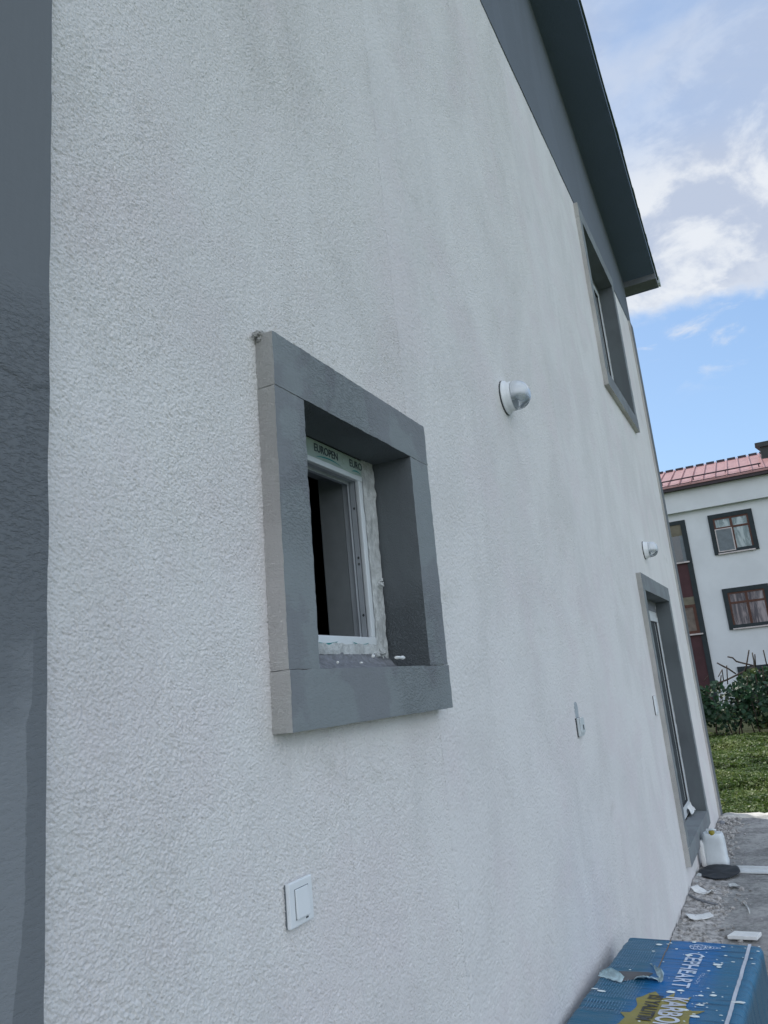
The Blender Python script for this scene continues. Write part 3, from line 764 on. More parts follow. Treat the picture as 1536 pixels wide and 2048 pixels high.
M['film'] = film_mat()
def wrink(u, v):
    return 0.0035*mn.noise(Vector((u*28, v*3, 0)))+0.003*mn.noise(Vector((u*9, v*2, 4)))
bm = bmesh.new()
nu, nv, nz_ = 150, 46, 26
def pv(u, v, z):
    # round the corners of the pack
    x, y, zz = u*PL, v*PW, z*PH
    r = .022
    d = Vector((0, 0, 0))
    cx_ = min(max(x, r), PL-r); cy_ = min(max(y, r), PW-r); cz_ = min(max(zz, r), PH-r)
    q = Vector((x-cx_, y-cy_, zz-cz_))
    if q.length > 1e-6: q = q.normalized()*r
    p = Vector((cx_, cy_, cz_))+q
    p.z += wrink(p.x, p.y)*(z) ; p.y += .004*mn.noise(Vector((p.x*22, 0, p.z*3)))
    return p
bmp = {}
def PV(a, b, c):
    k = (a, b, c)
    if k not in bmp: bmp[k] = bm.verts.new(pv(a/nu, b/nv, c/nz_))
    return bmp[k]
def pf(*k):
    f = bm.faces.new([PV(*q) for q in k]); f.smooth = True
for a in range(nu):
    for b in range(nv):
        pf((a, b, nz_), (a+1, b, nz_), (a+1, b+1, nz_), (a, b+1, nz_)); pf((a, b, 0), (a, b+1, 0), (a+1, b+1, 0), (a+1, b, 0))
    for c in range(nz_):
        pf((a, 0, c), (a+1, 0, c), (a+1, 0, c+1), (a, 0, c+1)); pf((a, nv, c), (a, nv, c+1), (a+1, nv, c+1), (a+1, nv, c))
for b in range(nv):
    for c in range(nz_):
        pf((0, b, c), (0, b, c+1), (0, b+1, c+1), (0, b+1, c)); pf((nu, b, c), (nu, b+1, c), (nu, b+1, c+1), (nu, b, c+1))
obj('wrapped_boards', bm, M['film'], pk)
def on_top(bm, lift):
    for v in bm.verts: v.co.z += PH+lift+wrink(v.co.x, v.co.y)
    return bm
def subdiv(bm, L=0.02):
    bmesh.ops.triangulate(bm, faces=bm.faces)
    for _ in range(4):
        es = [e for e in bm.edges if e.calc_length() > L]
        if not es: break
        bmesh.ops.subdivide_edges(bm, edges=es, cuts=1); bmesh.ops.triangulate(bm, faces=[f for f in bm.faces if len(f.verts) > 3])
    return bm
M['ink_white'] = simple('white_ink', (0.62, 0.72, 0.88), 0.4, 0.5, 0.10, 20)
M['ink_silver'] = simple('silver_ink', (0.60, 0.64, 0.72), 0.4)
M['ink_yellow'] = simple('olive_yellow_ink', (0.27, 0.23, 0.045), 0.4, 0.5, 0.15, 8)
M['ink_black'] = simple('black_ink', (0.018, 0.022, 0.025), 0.4)
M['ink_faint'] = simple('faint_blue_ink', (0.13, 0.27, 0.42), 0.4)
M['ink_orange'] = simple('orange_ink', (0.22, 0.13, 0.04), 0.4)
M['paint'] = simple('white_paint_drops', (0.80, 0.88, 0.88), 0.35)
M['card'] = simple('gray_card', (0.115, 0.115, 0.12), 0.8, bump=0.3)
M['film_back'] = simple('pale_film_back', (0.46, 0.60, 0.64), 0.45, 0.5, 0.3, 30)
rnd = random.Random(4)
# printed splash
bm = bmesh.new(); pts = []
for i in range(72):
    a = i/72*2*math.pi
    sp = 0.0
    if i % 5 == 0: sp = rnd.uniform(.15, .5)
    elif i % 5 in (1, 4): sp = rnd.uniform(0, .12)
    pts.append(bm.verts.new((0.98+.30*(1+sp*.55)*math.cos(a)*(1+.08*mn.noise(Vector((a*2, 0, 0)))), .318+.118*(1+sp)*math.sin(a)*(1+.1*mn.noise(Vector((a*2, 5, 0)))), 0)))
bm.faces.new(pts); on_top(subdiv(bm), .0022); obj('yellow_splash', bm, M['ink_yellow'], pk)
bm = text_bm('CEPHEART', 0.098, 0.86, Matrix.Translation((.165, .308, 0)), 0, 1.0, 0.0012); on_top(subdiv(bm), .0024); obj('lettering', bm, M['ink_white'], pk)
bm = text_bm('KARBONLU', 0.118, 0.62, Matrix.Translation((.672, .313, 0)), 0, 1.0, 0.0028); on_top(subdiv(bm), .0040); obj('lettering', bm, M['ink_silver'], pk)
bm = text_bm('ISI YALITIM', 0.076, 0.66, Matrix.Translation((.672, .247, 0)), 0, 1.0, 0.0016); on_top(subdiv(bm), .0042); obj('lettering', bm, M['ink_black'], pk)
# rosette emblem of overlapping rings
bm = bmesh.new()
def arc(bm, cx_, cy_, rx, ry, w_, a0=0, a1=2*math.pi, n=26):
    A, Bq = [], []
    for i in range(n+1):
        a = a0+(a1-a0)*i/n
        A.append(bm.verts.new((cx_+rx*math.cos(a), cy_+ry*math.sin(a), 0))); Bq.append(bm.verts.new((cx_+(rx-w_)*math.cos(a), cy_+(ry-w_)*math.sin(a), 0)))
    for i in range(n): bm.faces.new([A[i], A[i+1], Bq[i+1], Bq[i]])
arc(bm, .085, .335, .036, .036, .0035)
for q in range(6):
    a = q*math.pi/3; arc(bm, .085+.018*math.cos(a), .335+.018*math.sin(a), .018, .018, .0028)
for q in range(5):
    arc(bm, .085, .365+.014*q, .026-.004*q, .012, .0028, -.4, math.pi+.4)
on_top(bm, .0026); obj('emblem', bm, M['ink_white'], pk); bm = bmesh.new()
for q in range(6): arc(bm, .40+.022*q, .405-.002*q, .009, .007, .0022, q, q+4.5, 12)
on_top(bm, .0026); obj('script', bm, M['ink_white'], pk)
# blocks of tiny unreadable print: thin broken lines
bm = bmesh.new()
def block(u0, u1, v0, v1, gap):
    v = v0
    while v < v1:
        u = u0
        while u < u1-.01:
            l = rnd.uniform(.012, .05); box_ = (u, min(u+l, u1))
            q = [bm.verts.new(p) for p in ((box_[0], v, 0), (box_[1], v, 0), (box_[1], v+gap*.28, 0), (box_[0], v+gap*.28, 0))]; bm.faces.new(q)
            u += l+rnd.uniform(.004, .012)
        v += gap
for a in ((.04, .18, .035, .15, .011), (.20, .33, .03, .18, .011), (.34, .42, .03, .12, .011), (.54, .74, .03, .20, .011), (.77, .88, .03, .18, .012), (.36, .55, .41, .425, .006)):
    bm = bmesh.new(); block(*a); on_top(bm, .0020); obj('small_print', bm, M['ink_faint'], pk)
bm = bmesh.new()
def strip(p, q, w_, n=60):
    P, Q = Vector((*p, 0)), Vector((*q, 0)); d = (Q-P).normalized(); s_ = Vector((-d.y, d.x, 0))*w_/2
    r0 = None
    for i in range(n+1):
        c = P.lerp(Q, i/n); r1 = (bm.verts.new(c-s_), bm.verts.new(c+s_))
        if r0: bm.faces.new([r0[0], r1[0], r1[1], r0[1]])
        r0 = r1
strip((.02, .205), (.43, .222), .004); on_top(bm, .0023); obj('orange_line', bm, M['ink_orange'], pk)
bm = bmesh.new(); strip((.006, .545), (1.19, .556), .014, 120); on_top(bm, .0028); obj('tape', bm, M['ink_silver'], pk)
# paint spatter
def blot(u, v, r, el=1.0, lift=.0015, n=14):
    bm = bmesh.new(); top = []; ph = rnd.uniform(0, 9)
    for i in range(n):
        a = i/n*2*math.pi; rr = r*(1+.28*mn.noise(Vector((ph+a*1.2, 0, 0))))
        top.append((u+rr*math.cos(a)*.8, v+rr*el*math.sin(a)))
    base = [bm.verts.new((x, y, .001)) for x, y in top]; cp = [bm.verts.new((u+(x-u)*.7, v+(y-v)*.7, .001+lift)) for x, y in top]
    bm.faces.new(cp)
    for i in range(n): bm.faces.new([base[i], base[(i+1) % n], cp[(i+1) % n], cp[i]])
    on_top(bm, .0016); obj('paint_drop', bm, M['paint'], pk)
big = [(.09, .165, .009, 1.6), (.03, .31, .007, 1.3), (.20, .315, .013, 1.3), (.29, .445, .012, 1.5), (.315, .455, .009, 1.2), (.62, .315, .014, 1.2), (.60, .35, .009, 1.6), (.83, .44, .013, 1.4), (.72, .44, .010, 1.5), (.63, .43, .008, 1.3), (.62, .475, .010, 1.3), (.66, .575, .014, 1.4), (.665, .56, .009, 1.8), (.69, .058, .009, 2.0), (.67, .025, .009, 1.8), (.055, .21, .006, 1.2), (.06, .44, .007, 1.3), (.78, .39, .011, 1.8), (.26, .46, .006, 1), (.13, .25, .006, 1.2)]
for q in big: blot(*q)
for _ in range(75):
    u_, v_ = rnd.uniform(.02, 1.15), min(.585, max(.02, rnd.gauss(.42, .11))); blot(u_, v_, rnd.choice([.0022, .003, .0038, .005]), rnd.uniform(1, 1.8), .001, 8)
# tear: exposed card and two curled flaps
bm = bmesh.new()
pts = [(.47, .04), (.455, .12), (.44, .19), (.455, .215), (.50, .20), (.53, .16), (.56, .11), (.55, .05)]
bm.faces.new([bm.verts.new((*p, 0)) for p in pts][::1]); on_top(subdiv(bm), .0021); obj('exposed_card', bm, M['card'], pk)
def flap1(u, v):
    a = v*2.6
    x = .535+.05*u*(1-.3*v)-.018*math.sin(a)+.006*mn.noise(Vector((u*5, v*4, 0))); y = .0+.11*u+.012*v
    return (x, y, PH+.004+.020*(1-math.cos(a))*(.4+.6*math.sin(u*math.pi))+.004*mn.noise(Vector((u*7, v*3, 2))))
def flap2(u, v):
    a = v*2.3
    x = .34+.20*u+.01*mn.noise(Vector((u*6, v, 3))); y = .185+.075*u+(.028-.05*abs(u-.75))*math.sin(a)
    return (x, y, PH+.003+.026*(1-math.cos(a))*u+.006*mn.noise(Vector((u*8, v*3, 5))))
def flap3(u, v):
    x = .50+.055*math.sin(v*2.2)*(1-.2*u)+.004*mn.noise(Vector((u*9, v*4, 7))); y = .155+.10*u
    return (x, y, PH+.004+.020*math.sin(v*2.6)*math.sin(u*math.pi)**.5+.003*mn.noise(Vector((u*9, v*5, 1))))
for fnn in (flap1, flap2, flap3): obj('torn_flap', sheet(fnn, 26, 14), M['film_back'], pk)

# ================================================================== THINGS ON THE PATH
M['hdpe'] = simple('milky_plastic', (0.70, 0.75, 0.77), 0.4, 0.5, 0.05, 12)
M['cap'] = simple('yellow_cap', (0.30, 0.25, 0.02), 0.5)
M['black_rubber'] = simple('black_rubber', (0.022, 0.027, 0.034), 0.6, 0.4, 0.3, 14, 0.4, 20)
def superell(bm, c, prof, n=40, e=4.0):
    rings = []
    for hx, hy, z, ox in prof:
        ring_ = []
        for k in range(n):
            a = 2*math.pi*k/n; cs, sn = math.cos(a), math.sin(a)
            ring_.append(bm.verts.new((c[0]+ox+hx*math.copysign(abs(cs)**(2/e), cs), c[1]+hy*math.copysign(abs(sn)**(2/e), sn), c[2]+z)))
        rings.append(ring_)
    for i in range(len(rings)-1):
        for k in range(n):
            f = bm.faces.new([rings[i][k], rings[i][(k+1) % n], rings[i+1][(k+1) % n], rings[i+1][k]]); f.smooth = True
    bm.faces.new(rings[0][::-1]); bm.faces.new(rings[-1])
jc = (7.76, -.150, .008)
jt = thing('jerrycan', 'milky white plastic jerrycan with yellow cap standing beside the balcony door step', 'jerrycan', jc)
bm = bmesh.new()
superell(bm, jc, [(.085, .094, 0, 0), (.095, .106, .006, 0), (.098, .109, .03, 0), (.098, .109, .06, 0), (.093, .104, .07, 0), (.091, .102, .24, 0), (.090, .100, .27, 0), (.086, .096, .30, 0), (.076, .087, .318, 0), (.066, .078, .322, 0), (.060, .070, .319, 0)])
jb = obj('body', bm, M['hdpe'], jt)
bm = bmesh.new()
tube(bm, [(jc[0]+.02, jc[1]-.03, jc[2]+.26), (jc[0]+.02, jc[1]-.03, jc[2]+.285), (jc[0]+.02, jc[1]+.0, jc[2]+.292), (jc[0]+.02, jc[1]+.045, jc[2]+.288), (jc[0]+.02, jc[1]+.055, jc[2]+.26)], .009, 8)
bmesh.ops.scale(bm, vec=(1.3, 1, 1), verts=bm.verts, space=Matrix.Translation((-jc[0]-.02, 0, 0)))
obj('handle', bm, M['hdpe'], jt)
for v in jb.data.vertices: v.co.y *= .90; v.co.z *= .84; v.co.x *= .9
bm = bmesh.new(); lathe(bm, [(0, .314), (.024, .314), (.025, .320), (.025, .343), (.022, .347), (0, .347)], (jc[0]-.050, jc[1]-.0, jc[2]-.055), 'z', 20)
obj('cap', bm, M['cap'], jt)
# a smaller empty carton-like canister between can and wall
bm = bmesh.new(); superell(bm, (7.72, -.045, .006), [(.04, .018, 0, 0), (.045, .022, .01, 0), (.045, .022, .18, 0), (.03, .014, .215, 0)], 28, 4)
o = obj('plastic_bottle', bm, M['scrap'], loc=(7.72, -.045, .006)); tag(o, 'flat dusty pale bottle squeezed between the jerrycan and the wall', 'bottle')

# black rubber disc
lc = Vector((7.42, -.185, .022))
M4 = Matrix.Translation(lc)@Matrix.Rotation(R(-2), 4, 'X')@Matrix.Rotation(R(-3.5), 4, 'Y')
bm = bmesh.new(); rings = []
for rr, h in ((0.0, .012), (.10, .013), (.16, .016), (.185, .022), (.19, .014), (.16, .004), (0, 0)):
    n = 48; ring_ = []
    for k in range(n):
        a = 2*math.pi*k/n; w_ = 1+.035*mn.noise(Vector((math.cos(a)*2, math.sin(a)*2, 0)))
        ring_.append(bm.verts.new((rr*1.02*w_*math.cos(a), rr*.88*w_*math.sin(a), h*.7+.014*rr/.19*mn.noise(Vector((math.cos(a)*1.6, math.sin(a)*1.6, 3))))))
    rings.append(ring_)
for i in range(len(rings)-1):
    for k in range(n):
        f = bm.faces.new([rings[i][k], rings[i][(k+1) % n], rings[i+1][(k+1) % n], rings[i+1][k]]); f.smooth = True
bmesh.ops.remove_doubles(bm, verts=bm.verts, dist=1e-6); bmesh.ops.recalc_face_normals(bm, faces=bm.faces); bm.transform(M4)
o = obj('rubber_lid', bm, M['black_rubber'], loc=lc); tag(o, 'flat black rubber lid lying against the wall in front of the jerrycan', 'lid')
# ribbed profile
pr = Vector((7.55, -.33, 0)); dr_ = Vector((.02, -1, 0)).normalized()
bm = bmesh.new()
hh = [0, .008, .008, -.004, -.004, .014, .014, 0, 0, .022, .022, 0]; xx = [0, 0, .018, .022, .044, .048, .070, .074, .096, .100, .118, .118]
outl = [(x_-.09, h_*1.5+.012) for x_, h_ in zip(xx, hh)]
prism(bm, [(7.55+a, b) for a, b in outl], 1, -1.9, -.30)
for v in bm.verts: v.co.x += (-.30-v.co.y)*-.04
o = obj('pvc_profile', bm, M['pvc'], loc=(7.55, -.33, 0)); tag(o, 'long ribbed white plastic profile lying across the path beside the black lid', 'plastic profile')
# mitred offcut
bm = bmesh.new(); prism(bm, [(5.76, -.345), (5.86, -.385), (5.86, -.545), (5.76, -.520)], 2, .012, .034)
bmesh.ops.bevel(bm, geom=list(bm.edges), offset=.002, segments=1, affect='EDGES')
o = obj('trim_offcut', bm, M['scrap'], loc=(5.9, -.43, .012)); tag(o, 'white mitred trim offcut lying on the concrete behind the blue pack', 'trim offcut')
# paper scraps and strips
def scrap(name, px, py, lx, ly, rot, label, cat, mat='scrap', curl=.02, seed=0):
    p = at_z(px, py, .02)
    def fn(u, v):
        a, b = (u-.5)*lx, (v-.5)*ly*(1-.5*abs(u-.4)); x = a*math.cos(rot)-b*math.sin(rot); y = a*math.sin(rot)+b*math.cos(rot)
        return (p[0]+x, p[1]+y, .022+curl*(u-.5)**2*4+curl*.6*mn.noise(Vector((u*3+seed, v*3, seed))))
    o = obj(name, sheet(fn, 16, 8), M[mat], loc=(p[0], p[1], 0)); tag(o, label, cat)
    o.modifiers.new('thickness', 'SOLIDIFY').thickness = .002
scrap('paper_scrap', 1407, 1785, .20, .11, .8, 'crumpled pale paper scrap on the rubble just in front of the black lid', 'paper scrap', curl=.03, seed=1)
scrap('paper_scrap', 1400, 1834, .17, .13, -1.2, 'flat white paper scrap among the rubble halfway to the blue pack', 'paper scrap', curl=.012, seed=5)
scrap('plaster_flake', 1468, 1772, .09, .08, .4, 'small grayish plaster flake lying alone on the bare concrete', 'plaster flake', 'filler', .01, 8)
bm = bmesh.new()
pl_ = [at_z(a, b, .02) for a, b in ((1474, 1797), (1484, 1803), (1492, 1810), (1497, 1818), (1499, 1826))]
tube(bm, [tuple(p) for p in pl_], [.004, .005, .006, .006, .005], 6)
o = obj('plastic_strip', bm, M['filler'], loc=tuple(pl_[2])); tag(o, 'thin curved pale strip on the concrete right of the rubble', 'plastic strip')
bm = bmesh.new()
pl_ = [at_z(a, b, .03) for a, b in ((1378, 1790), (1396, 1799), (1415, 1805), (1436, 1809))]
tube(bm, [tuple(p) for p in pl_], [.008, .009, .009, .006], 6)
o = obj('wooden_lath', bm, M['mortar'], loc=tuple(pl_[1])); tag(o, 'thin gray lath lying across the rubble by the wall foot', 'lath')

# rubble strip
def add_rocks(bm, n, region, smin, smax, rr, zbase=0.0):
    for _ in range(n):
        x, y = region(rr)
        if 7.08 < x < 7.78 and y > -.45: continue
        s_ = smin+(smax-smin)*rr.random()**3
        mtx = Matrix.Translation((x, y, zbase+slab_h(x, y)+s_*.25))@Matrix.Rotation(rr.uniform(0, 6.28), 4, 'Z')@Matrix.Rotation(rr.uniform(0, 3), 4, 'X')@Matrix.Diagonal((s_, s_*rr.uniform(.6, 1), s_*rr.uniform(.4, .8), 1))
        r = bmesh.ops.create_icosphere(bm, subdivisions=1, radius=1, matrix=Matrix.Identity(4))
        o_ = rr.uniform(0, 50)
        for v in r['verts']:
            v.co *= 1+.45*mn.noise(v.co*1.3+Vector((o_, 0, 0))); v.co = mtx@v.co
def reg(rr):
    x = rr.uniform(4.3, 10.0); wdt = (.26+.10*mn.noise(Vector((x*2.1, 0, 0)))) if x < 7.3 else .20
    return x, -.012-abs(rr.gauss(0, 1))*wdt*.55
M['rubble'] = simple('rubble', (0.40, 0.385, 0.37), 0.95, 0.1, 0.45, 22, 0.8, 60)
bm = bmesh.new(); rr = random.Random(12); add_rocks(bm, 3800, reg, .004, .026, rr)
def reg2(rr): return rr.uniform(4.5, 10), rr.uniform(-1.6, -.03)
add_rocks(bm, 700, reg2, .002, .008, rr)
o = obj('rubble', bm, M['rubble'], kind='stuff'); tag(o, 'loose gray mortar rubble and grit along the foot of the wall', 'rubble')
def rubble_h(u, v):
    x = 4.3+u*3.2; y = -.005-v*.36
    h_ = .030*(1-v)**1.2*(.6+mn.noise(Vector((x*3, v*2, 0))))+.010*mn.noise(Vector((x*14, y*14, 0)))*(1-v)
    return (x, y, slab_h(x, y)+h_-.003)
o = obj('mortar_spill', sheet(rubble_h, 240, 26), M['rubble'], kind='stuff'); tag(o, 'low heap of dried mortar spilled along the wall foot', 'mortar')
for (px, py, s_, lab) in ((1395, 1751, .030, 'angular pale mortar lump touching the edge of the black lid'), (1443, 1645, .035, 'dark rounded stone at the far end of the path by the house corner'), (1388, 1764, .026, 'pale mortar lump against the wall in front of the lid, nearest the wall')):
    p = at_z(px, py, .02); bm = bmesh.new(); bmesh.ops.create_icosphere(bm, subdivisions=2, radius=1, matrix=Matrix.Identity(4))
    for v in bm.verts:
        v.co *= 1+.5*mn.noise(v.co*1.1+Vector((px, 0, 0))); v.co = Vector((p[0], min(p[1], -.03), s_*.5))+Vector((v.co.x*s_*1.3, v.co.y*s_, v.co.z*s_*.7))
    o = obj('mortar_lump' if px != 1443 else 'stone', bm, M['filler'] if px != 1443 else M['mortar'], loc=(p[0], p[1], 0)); tag(o, lab, 'stone' if px == 1443 else 'mortar lump')

# crumbs on the sill
def crumb(px, py, L_, w_, rot, label):
    r = RM@np.array([px-768, py-1024, F]); p = CAMP+r*((1.822-CAMP[2])/r[2])
    bm = bmesh.new(); n = 6; pts = [(p[0]+L_*(i/n-.5)*math.cos(rot), p[1]+L_*(i/n-.5)*math.sin(rot)+.003*mn.noise(Vector((i*.7, px, 0))), 1.825+w_*.4) for i in range(n+1)]
    tube(bm, pts, [w_*(.45+.6*abs(mn.noise(Vector((i*1.3, px*.7, 0))))) for i in range(n+1)], 7)
    o = obj('plaster_crumb', bm, M['scrap'], loc=tuple(p)); tag(o, label, 'plaster crumb', 'white plaster crumbs on the window sill')
crumb(800, 1320, .055, .0065, .1, 'longest white plaster crumb, near the right end of the small window sill')
crumb(747, 1317, .016, .005, .4, 'small white plaster crumb at the middle back of the window sill')
crumb(676, 1329, .012, .004, .4, 'white plaster crumb at the left front of the window sill')
crumb(723, 1329, .010, .0035, 0, 'tiny white plaster crumb at the middle front edge of the sill')

# ================================================================== VEGETATION
def leaf_mesh(name, P, Nn, S, tone, shape):
    """many small leaves as polygons: P centres, Nn normals, S sizes"""
    n = len(P); k = len(shape)
    rs = np.random.RandomState(len(P))
    t = np.cross(Nn, rs.normal(size=(n, 3))); t /= np.linalg.norm(t, axis=1)[:, None]+1e-9
    b = np.cross(Nn, t)
    co = np.zeros((n, k, 3))
    for i, (a, c, d) in enumerate(shape):
        co[:, i] = P+t*(a*S)[:, None]+b*(c*S)[:, None]+Nn*(d*S)[:, None]
    me = bpy.data.meshes.new(name)
    me.vertices.add(n*k); me.vertices.foreach_set('co', co.reshape(-1).astype(np.float32))
    me.loops.add(n*k); me.loops.foreach_set('vertex_index', np.arange(n*k, dtype=np.int32))
    me.polygons.add(n); me.polygons.foreach_set('loop_start', np.arange(0, n*k, k, dtype=np.int32))
    at = me.attributes.new('tone', 'FLOAT', 'FACE'); at.data.foreach_set('value', tone.astype(np.float32))
    me.update(calc_edges=True); me.validate(); return me
def lawn_h(x, y):
    h = .16*mn.noise(Vector((x*.9, y*.35, 0)))+.08*mn.noise(Vector((x*2.4, y*1.1, 3)))+.03*mn.noise(Vector((x*5, y*5, 9)))
    return (max(-.08, h)+.05)*min(1, max(0, (x-10.25)*.6))-.012
def grid_sheet(x0, x1, y0, y1, st, fn):
    nx, ny = int((x1-x0)/st), int((y1-y0)/st)
    return sheet(lambda u, v: (x0+(x1-x0)*u, y0+(y1-y0)*v, fn(x0+(x1-x0)*u, y0+(y1-y0)*v)), nx, ny)
struct('lawn_soil', grid_sheet(10.31, 22, -9, 8.9, .14, lambda x, y: lawn_h(x, y)-.015), M['soil'])
struct('garden_soil', grid_sheet(20.9, 31.9, -9, 8.9, .5, lambda x, y: .012+.03*mn.noise(Vector((x, y, 0)))), M['soil'])
rs = np.random.RandomState(3)
def scatter(n, x0, x1, y0, y1, s0, s1):
    x = rs.uniform(x0, x1, n); y = rs.uniform(y0, y1, n)
    z = np.array([lawn_h(a, b) for a, b in zip(x, y)])+rs.uniform(-.01, .03, n)
    N = rs.normal(size=(n, 3))*.55+np.array([0, 0, 1.0]); N /= np.linalg.norm(N, axis=1)[:, None]
    tone = np.array([.5+.55*mn.noise(Vector((a*1.6, b*1.6, 5))) for a, b in zip(x, y)])+rs.normal(size=n)*.2
    tone[rs.rand(n) < .03] = 1.0
    return np.stack([x, y, z], 1), N, rs.uniform(s0, s1, n), np.clip(tone, 0, 1)
parts = [scatter(90000, 10.32, 15.0, -1.6, 1.6, .011, .022), scatter(60000, 15.0, 20.4, -1.8, 2.6, .014, .028), scatter(45000, 10.32, 21, -8, 7, .025, .05)]
P, N_, S_, T_ = [np.concatenate(q) for q in zip(*parts)]
me = leaf_mesh('ground_cover', P, N_, S_, T_, [(-1, 0, 0), (-.2, -.6, .12), (1, 0, -.1), (-.2, .6, .12)])
o = obj('ground_cover', me, M['cover'], kind='stuff'); tag(o, 'sunlit bumpy carpet of small green leaves beyond the path', 'ground cover')

def shrub(cx_, cy_, rw, h, n, seed, label, stems=6):
    t = thing('shrub', label, 'shrub', (cx_, cy_, 0), 'leafy shrubs in a row behind the lawn')
    r = np.random.RandomState(seed); pts = []
    while len(pts) < n:
        p = r.uniform(-1, 1, 3)
        if np.linalg.norm(p) > 1: continue
        q = Vector((p[0]*rw, p[1]*rw*1.05, p[2]))
        d = mn.noise(Vector((p[0]*2+seed, p[1]*2, p[2]*2.2)))
        if d < -.10+.18*(1-np.linalg.norm(p)): continue
        z = .10+(h-.10)*(p[2]*.5+.5)
        pts.append((cx_+q.x, cy_+q.y, z))
    P = np.array(pts); N = r.normal(size=(n, 3))*.8+np.array([-.55, 0, .75]); N /= np.linalg.norm(N, axis=1)[:, None]
    tone = np.clip(.38+.7*np.array([mn.noise(Vector(q)*2.2) for q in P])+r.normal(size=n)*.16, 0, 1)
    me = leaf_mesh('foliage', P, N, r.uniform(.036, .070, n), tone, [(-.9, 0, -.1), (-.55, -.75, .15), (.2, -.7, .12), (1.05, 0, -.2), (.2, .7, .12), (-.55, .75, .15)])
    obj('foliage', me, M['shrubleaf'], t)
    rr = random.Random(seed)
    for i in range(stems):
        a = rr.uniform(0, 6.28); b = Vector((cx_+.15*math.cos(a), cy_+rr.uniform(-.8, .8)*rw*.7, -.1)); e = Vector((cx_+rw*.6*math.cos(a), b.y+rr.uniform(-.3, .3), h*rr.uniform(.7, .95)))
        m_ = b.lerp(e, .5)+Vector((rr.uniform(-.08, .08), rr.uniform(-.1, .1), 0))
        bm = bmesh.new(); tube(bm, [b, b.lerp(m_, .5)+Vector((0, .03, 0)), m_, e], [.018, .014, .011, .005], 6)
        obj('stem', bm, M['bark'], t)
# world y of the visible stretch: about -0.5 .. 1.2
shr = [(20.35, 1.35, .62, 1.38, 1700, 1, 'dense dark shrub next to the house corner, leftmost one seen behind the lawn'),
       (20.55, .45, .66, 1.30, 720, 2, 'yellowish thinning shrub in the middle of the row with white wall showing through'),
       (20.40, -.45, .72, 1.52, 1700, 3, 'taller dark green shrub under the bare sticks at the right picture edge'),
       (20.45, -1.6, .7, 1.7, 1000, 4, 'dark green shrub right of the bare sticks, second from the far end'),
       (20.5, -2.8, .7, 1.6, 900, 5, 'dark green shrub at the far right end of the row'),
       (20.45, 2.6, .7, 1.6, 900, 6, 'dark green shrub hidden behind the house corner, far left of the row')]
for s_ in shr: shrub(*s_[:6], s_[6])
sticks = [([(735, 230), (830, 250), (905, 320), (1060, 360), (1230, 400)], .020, 'upper bent bare stick reaching left across the pale wall'),
          ([(530, 350), (620, 400), (760, 470), (890, 560)], .020, 'straight bare stick sloping down to the right below the bent one'),
          ([(545, 740), (720, 680), (900, 590), (1090, 500), (1230, 430)], .024, 'thickest bare stick lying diagonally over the shrubs'),
          ([(1150, 100), (1100, 400), (1065, 540)], .018, 'tall upright bare stick leaning slightly right, left of the forked one'),
          ([(1215, 150), (1245, 300), (1260, 500), (1320, 850)], .020, 'pale forked upright stick at the crossing of the sticks'),
          ([(1265, 180), (1280, 420)], .018, 'short upright bare stick just right of the forked stick'),
          ([(1430, 100), (1500, 400)], .018, 'bare stick leaning left at the right picture edge'),
          ([(715, 400), (735, 760)], .016, 'upright bare stick between the two diagonal ones'),
          ([(550, 620), (625, 480), (655, 700)], .014, 'bare twig bent to a pointed arch above the left shrubs'),
          ([(610, 590), (585, 760)], .016, 'shortest upright stick under the arched twig'),
          ([(1410, 420), (1450, 720)], .018, 'upright stake before the dark ground floor window'),
          ([(360, 590), (270, 710)], .010, 'thin pale twig before the brown panel')]
for pts, r_, lab in sticks:
    P3 = []
    for j, (a, b) in enumerate(pts):
        P3.append(at_x(1380+a/9.75, 1290+b/9.75, 20.05+.12*(hash(lab[0:3]) % 3 if False else (len(lab) % 3))+.1*j))
    bm = bmesh.new(); tube(bm, [tuple(p) for p in P3], [r_*(1-.35*abs(i/(len(P3)-1)-.6)) for i in range(len(P3))], 6)
    o = obj('bare_stick', bm, M['bark_pale' if 'pale' in lab and 'fork' in lab else 'bark'], loc=tuple(P3[-1])); tag(o, lab, 'stick', 'bare sticks poking out of the shrubs')

# ================================================================== APARTMENT BUILDING
XB = 32.0; SC = XB/20.0
def Yb(y): return CAMP[1]+y*SC
def Zb(z): return CAMP[2]+z*SC
ap = thing('apartment_building', 'pale three storey apartment building with red metal roof and dark framed windows beyond the hedge', 'building', (XB+5, Yb(0), 0))
M['apwall'] = simple('pale_render', (0.69, 0.72, 0.745), 0.9, 0.1, 0.05, 0.8, 0.2, 30)
M['aptrim'] = simple('anthracite_trim', (0.028, 0.038, 0.043), 0.7, 0.3)
M['brown'] = simple('maroon_panel', (0.070, 0.032, 0.036), 0.7, 0.3, 0.15, 2)
M['tan'] = simple('tan_render', (0.17, 0.155, 0.115), 0.9)
M['wood'] = simple('brown_wood_frame', (0.085, 0.030, 0.018), 0.5, 0.4)
M['sill'] = simple('pinkish_sill', (0.55, 0.50, 0.49), 0.7)
M['curtain'] = simple('pale_curtain', (0.30, 0.36, 0.36), 0.6, 0.5, 0.45, 3.0)
M['curtain_mauve'] = simple('mauve_curtain', (0.18, 0.15, 0.17), 0.6, 0.5, 0.4, 3.0)
M['fascia'] = simple('purple_fascia', (0.045, 0.03, 0.04), 0.6)
M['screen'] = simple('gray_screen', (0.13, 0.16, 0.18), 0.4)
